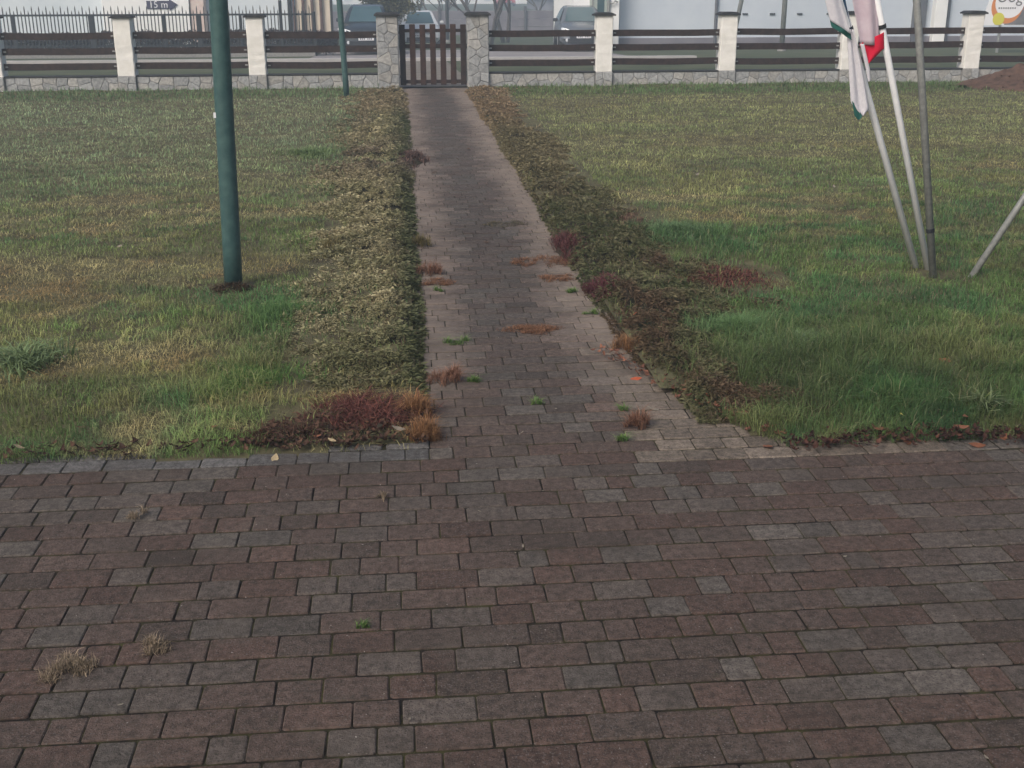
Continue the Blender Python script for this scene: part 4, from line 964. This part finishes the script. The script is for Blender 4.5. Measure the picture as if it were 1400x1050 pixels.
# right: white entrance building and long grey hall
hl = thing('grey_hall', 'long grey blue rendered hall behind the right fence', 'building', (0, 0, 0)); HY = 46.2; z1 = gz(HY) - .1
hx0, hx1 = groundX(846, HY), 30.0
MB().box(((hx0 + hx1) / 2, HY + 5, z1 + 2.6), (hx1 - hx0, 10, 5.2)).build('wall', M_GREYWALL, hl)
MB().box(((hx0 + hx1) / 2, HY - .03, z1 + .28), (hx1 - hx0 - .02, .06, .5)).build('plinth', M_PANEL, hl)
for px, r in ((976, .06), (1290, .07)): MB().tube([(groundX(px, HY), HY - .09, z1), (groundX(px, HY), HY - .09, z1 + 5)], r, 10).build('drainpipe', M_POSTD, hl)
for px in (1016, 1053, 1130, 1090): MB().box((groundX(px, HY), HY - .02, at(px, 19, HY).z), (.20, .05, .055)).build('vent_slot', M_BLACKP, hl)
MB().box((groundX(1251, HY), HY - .1, z1 + 2.5), (.50, .22, 5.0), bev=.01).build('dark_pilaster', M_POSTD, hl)
MB().box((groundX(1277, HY), HY - .16, z1 + 2.5), (.48, .34, 5.0), bev=.01).build('white_pilaster', M_WHITEWALL, hl)
MB().box(((hx0 + hx1) / 2, HY + 5, z1 + 5.3), (hx1 - hx0 + .6, 10.8, .25)).build('roof', M_ROOF, hl)
wh = thing('white_house', 'white plastered house corner with greenish door behind the silver car', 'house', (0, 0, 0)); WY = 45.4
wx0, wx1 = groundX(784, WY), groundX(846, WY) - .02
MB().box(((wx0 + wx1) / 2, WY + 3, z1 + 2.4), (wx1 - wx0, 6, 4.8)).build('wall', M_WHITEWALL, wh)
d = MB().box((groundX(817, WY), WY - .01, z1 + 1.25), (.66, .06, 2.1), bev=.006).build('door', M_DOOR, wh)
MB().box((groundX(809, WY), WY - .055, 1.12), (.05, .04, .62)).build('door_handle', M_GREYPOLE, d)
MB().box((groundX(820, WY), WY - .045, 1.0), (.26, .02, .9)).build('door_pane', M_GLASSC, d)
MB().tube([(groundX(831, WY), WY - .06, z1), (groundX(831, WY), WY - .06, z1 + 4.7)], .045, 8).build('drainpipe', M_GREYPOLE, wh)
br = [at(x, y, WY - .1) for x, y in ((832, 2), (835, 5), (839, 4), (841, 1), (845, 3))]
MB().tube([tuple(p) for p in br], .03, 6).build('wall_bracket', M_GREYPOLE, wh)
MB().box(((wx0 + wx1) / 2 + .1, WY + 3, z1 + 4.9), (wx1 - wx0 + .3, 6.6, .2)).build('roof', M_ROOF, wh)
# advertising board at the far right
AY = 38.5
ad = thing('advertising_board', 'white advertising board with orange crescent and yellow disc at far right', 'sign', (0, 0, 0))
za = at(1380, 34.5, AY).z; ax0, ax1 = groundX(1338, AY), groundX(1440, AY)
bp = MB().add([(ax0 + .0, AY, za), (ax1, AY, za), (ax1, AY, za + 2.2), (ax0 + .55, AY, za + 2.2), (ax0 + .0, AY + .04, za), (ax1, AY + .04, za), (ax1, AY + .04, za + 2.2), (ax0 + .55, AY + .04, za + 2.2)],
              [(0, 1, 2, 3), (7, 6, 5, 4), (0, 4, 5, 1), (1, 5, 6, 2), (2, 6, 7, 3), (3, 7, 4, 0)]).build('board', M_SIGNWHITE, ad)
for lx in (ax0 + .7, ax1 - .4): MB().tube([(lx, AY + .08, gz(AY) - .05), (lx, AY + .08, za + 2.1)], .05, 8).build('leg', M_STEEL, ad)
def disc(nm, px, py, rpx, m, dy, n=28, a0=0, a1=2 * math.pi):
    c = at(px, py, AY); r = rpx / 41.0
    return MB().add([(c.x + math.cos(a0 + (a1 - a0) * i / n) * r, AY - dy, max(za + .01, c.z + math.sin(a0 + (a1 - a0) * i / n) * r)) for i in range(n)], [tuple(range(n))[::-1]]).build(nm, m, ad)
disc('brown_print', 1412, 10, 34, M_BROWNP, .002)
disc('grey_print', 1392, 34, 20, M_GREYP, .003)
disc('orange_crescent', 1377, 9, 22, M_ORANGE, .004)
disc('white_disc', 1381, 3, 20.5, M_SIGNWHITE, .006)
disc('yellow_disc', 1365, 26, 8.2, M_YELLOW, .008)
pt = at(1381, -4, AY); text('lettering', 'Uog', .52, (pt.x, AY - .012, pt.z), M_GREYP, ad)
for i in range(8):
    c = at(1366 + i * 3.1, 11, AY); MB().box((c.x, AY - .009, c.z), (.045, .004, .05)).build('small_lettering', M_GREYP, ad)

# poles in front of the hall, far poles, concrete panel fence
def simple_pole(name, label, px, Y, r, top, m, lean=0.0):
    x = groundX(px, Y); g = thing(name, label, 'pole', (x, Y, gz(Y)))
    H = top - gz(Y)
    MB().tube([(0, 0, -.05), (lean * .5, 0, H / 2), (lean, 0, H)], [r, r * .93, r * .85], 12).build('shaft', m, g, True)
    MB().tube([(0, 0, -.02), (0, 0, .12)], [r * 1.7, r * 1.5], 12).build('footing', M_MORTAR, g)
    return g
simple_pole('concrete_pole', 'grey concrete pole in front of the grey hall', 1069, 42.5, .095, 5.0, M_GREYPOLE)
simple_pole('concrete_pole', 'leaning grey pole behind a cream pillar, before the hall', 999, 43.0, .085, 4.5, M_GREYPOLE, .9)
simple_pole('utility_pole', 'tall thin dark pole seen over the gate', 612, 62, .09, 7.5, M_POSTD)
cf = thing('panel_fence', 'grey purple concrete panel fence in the mist behind the cars', 'fence', (0, 0, 0)); CY = 70.0; zc0 = gz(CY)
xs = [groundX(px, CY) for px in range(601 - 39 * 5, 800, 39)]
for i, xx in enumerate(xs):
    MB().box((xx, CY - .02, zc0 + .78), (.14, .16, 1.62), bev=.01).build('post', M_POSTD, cf)
    if i + 1 < len(xs):
        for k in range(3):
            MB().box(((xx + xs[i + 1]) / 2, CY + .03, zc0 + .22 + k * .45), (xs[i + 1] - xx - .12, .05, .44), bev=.012).build('panel', M_PANEL, cf)
# far line of pale glasshouse, hedge and a red car
fh = thing('far_hall', 'pale low hall dissolving in the mist beyond the gate', 'building', (groundX(590, 165), 165, gz(165)))
MB().box((0, 4, 1.3), (26, 8, 2.7)).build('wall', M_WHITEWALL, fh)
for i in range(8): MB().box((-11 + i * 3.1, -.03, 1.2), (.9, .05, 1.6)).build('window', M_BLUEWALL, fh)
MB().add([(-13.4, -.4, 2.6), (13.4, -.4, 2.6), (13.4, 8.4, 2.6), (-13.4, 8.4, 2.6), (-13.4, 4, 4.2), (13.4, 4, 4.2)], [(3, 2, 1, 0), (0, 1, 5, 4), (2, 3, 4, 5), (1, 2, 5), (3, 0, 4)]).build('roof', M_PANEL, fh)
rfh = thing('far_shed', 'lilac grey shed with dark roof edge in the mist left of white house', 'building', (groundX(768, 132), 132, gz(132)))
MB().box((3, 4, .55), (12, 8, 1.25)).build('wall', M_PANEL, rfh)
MB().add([(-3.6, -.4, 1.1), (9.4, -.4, 1.1), (9.4, 8.4, 1.1), (-3.6, 8.4, 1.1), (-1.8, 4, 2.7), (9.4, 4, 2.7)], [(3, 2, 1, 0), (0, 1, 5, 4), (2, 3, 4, 5), (1, 2, 5), (3, 0, 4)]).build('roof', M_ROOF, rfh)
rc = car('small red car far off in the mist right of the bare tree', groundX(697, 150), 150.0, math.radians(12), M_CARRED, 'plain', 1.5, name='distant_car', group='cars in the distance')

# ---------------------------------------------------------------- trees and shrubs beyond the fence
def bare_tree(name, label, x, Y, H, r0, seed, stems=1, leaf=None, spread=.5):
    rs = random.Random(seed); g = thing(name, label, 'tree', (x, Y, gz(Y)), 0, 'trees in the mist'); tb, cb = MB(), MB(); tips = []
    def grow(p, d, L, r, lvl, mb):
        n = 4; pts = [p]; rad = [r]
        for i in range(n):
            d = (d + Vector((rs.gauss(0, .14), rs.gauss(0, .14), rs.gauss(.03, .07)))).normalized(); p = p + d * (L / n); pts.append(p); rad.append(r * (1 - .45 * (i + 1) / n))
        mb.tube(pts, rad, 6 if lvl < 2 else 4, caps=lvl == 0)
        tips.extend(pts[1:] if lvl >= 2 else [])
        if lvl < 4:
            for k in range(3 if lvl < 2 else 2):
                q = pts[rs.randint(2, n)]; a = rs.uniform(0, 6.28); dd = (d * .75 + Vector((math.cos(a), math.sin(a), .25)) * (spread + .1 * lvl)).normalized(); grow(q, dd, L * rs.uniform(.5, .72), r * .5, lvl + 1, cb)
    for s in range(stems):
        a = rs.uniform(0, 6.28); off = Vector((math.cos(a), math.sin(a), 0)) * (.12 * (stems > 1)); grow(off + Vector((0, 0, -.08)), Vector((math.cos(a) * .18 * (stems > 1), math.sin(a) * .1, 1)).normalized(), H * .45, r0, 0, tb)
    tb.build('trunk', M_BARK, g, True); cb.build('crown', M_BARK, g)
    if leaf:
        T = np.array([f_(t) for t in tips]); T = np.repeat(T, 6, 0) + rng.normal(0, .16, (len(T) * 6, 3)); n = len(T)
        V, Q, C = sprays(T[:, 0], T[:, 1], np.maximum(T[:, 2], .05), rng.normal(0, 1, n), rng.normal(0, 1, n), np.full(n, .11), np.tile(leaf, (n, 1)), 4, 1.3, .2, None, .28)
        big_mesh('leaves', V, Q, None, C, M_LEAF, g)
    return g
bare_tree('bare_tree', 'bare many stemmed tree just right of the gate', groundX(668, 58), 58, 6.0, .10, 11, 3)
bare_tree('bare_tree', 'thin bare tree right of the many stemmed one', groundX(692, 61), 61, 6.5, .11, 12, 2)
bare_tree('bare_tree', 'faint bare tree above the white car roof', groundX(566, 76), 76, 6.0, .09, 13, 2)
bare_tree('bare_tree', 'faint bare tree above the gate, right half', groundX(634, 80), 80, 6.5, .08, 14, 3)
bare_tree('bare_tree', 'faint bare sapling left of the dark thin pole', groundX(597, 78), 78, 5.0, .07, 15, 3)
bare_tree('leafy_shrub', 'olive yellow autumn shrub behind the dark car', groundX(527, 50), 50, 3.4, .05, 16, 6, (.17, .155, .07), .75)
bare_tree('bare_tree', 'bare tree rising in front of the far shed', groundX(738, 84), 84, 6.0, .08, 17, 2)
hf = thing('far_hedge', 'dark misty hedge line far behind the panel fence', 'hedge', (12, 215, gz(215)))
n = 5200; hx, hy = rng.uniform(-75, 75, n), rng.uniform(-2, 2, n); hz = rng.random(n) ** .8 * (4.5 + 4 * vnoise(hx * .12, hy * 0, 121))
V, Q, C = sprays(hx, hy, hz, rng.normal(0, 1, n), rng.normal(0, 1, n), np.full(n, 1.1), np.tile((.05, .055, .05), (n, 1)), 5, 1.3, .5, None, .3)
big_mesh('foliage', V, Q, None, C, M_LEAF, hf)
b = MB()
for xx in np.arange(-74, 75, 2.5): b.tube([(xx, 0, -.1), (xx + .2, 0, 4)], [.15, .06], 5)
b.build('stems', M_BARK, hf)

# ---------------------------------------------------------------- haze
hz_m = bpy.data.materials.new('mist'); hz_m.use_nodes = True; nt = hz_m.node_tree
for nd in list(nt.nodes):
    if nd.type != 'OUTPUT_MATERIAL': nt.nodes.remove(nd)
pv = nt.nodes.new('ShaderNodeVolumePrincipled'); pv.inputs['Color'].default_value = (.74, .88, 1.0, 1); pv.inputs['Density'].default_value = .0048; pv.inputs['Anisotropy'].default_value = .2
nt.links.new(pv.outputs[0], nt.nodes['Material Output'].inputs['Volume'])
hzo = MB().box((0, 600, 4.7), (1500, 1400, 15.2)).build('haze', hz_m)
tag(hzo, 'pale morning mist filling the air', 'mist', kind='stuff')
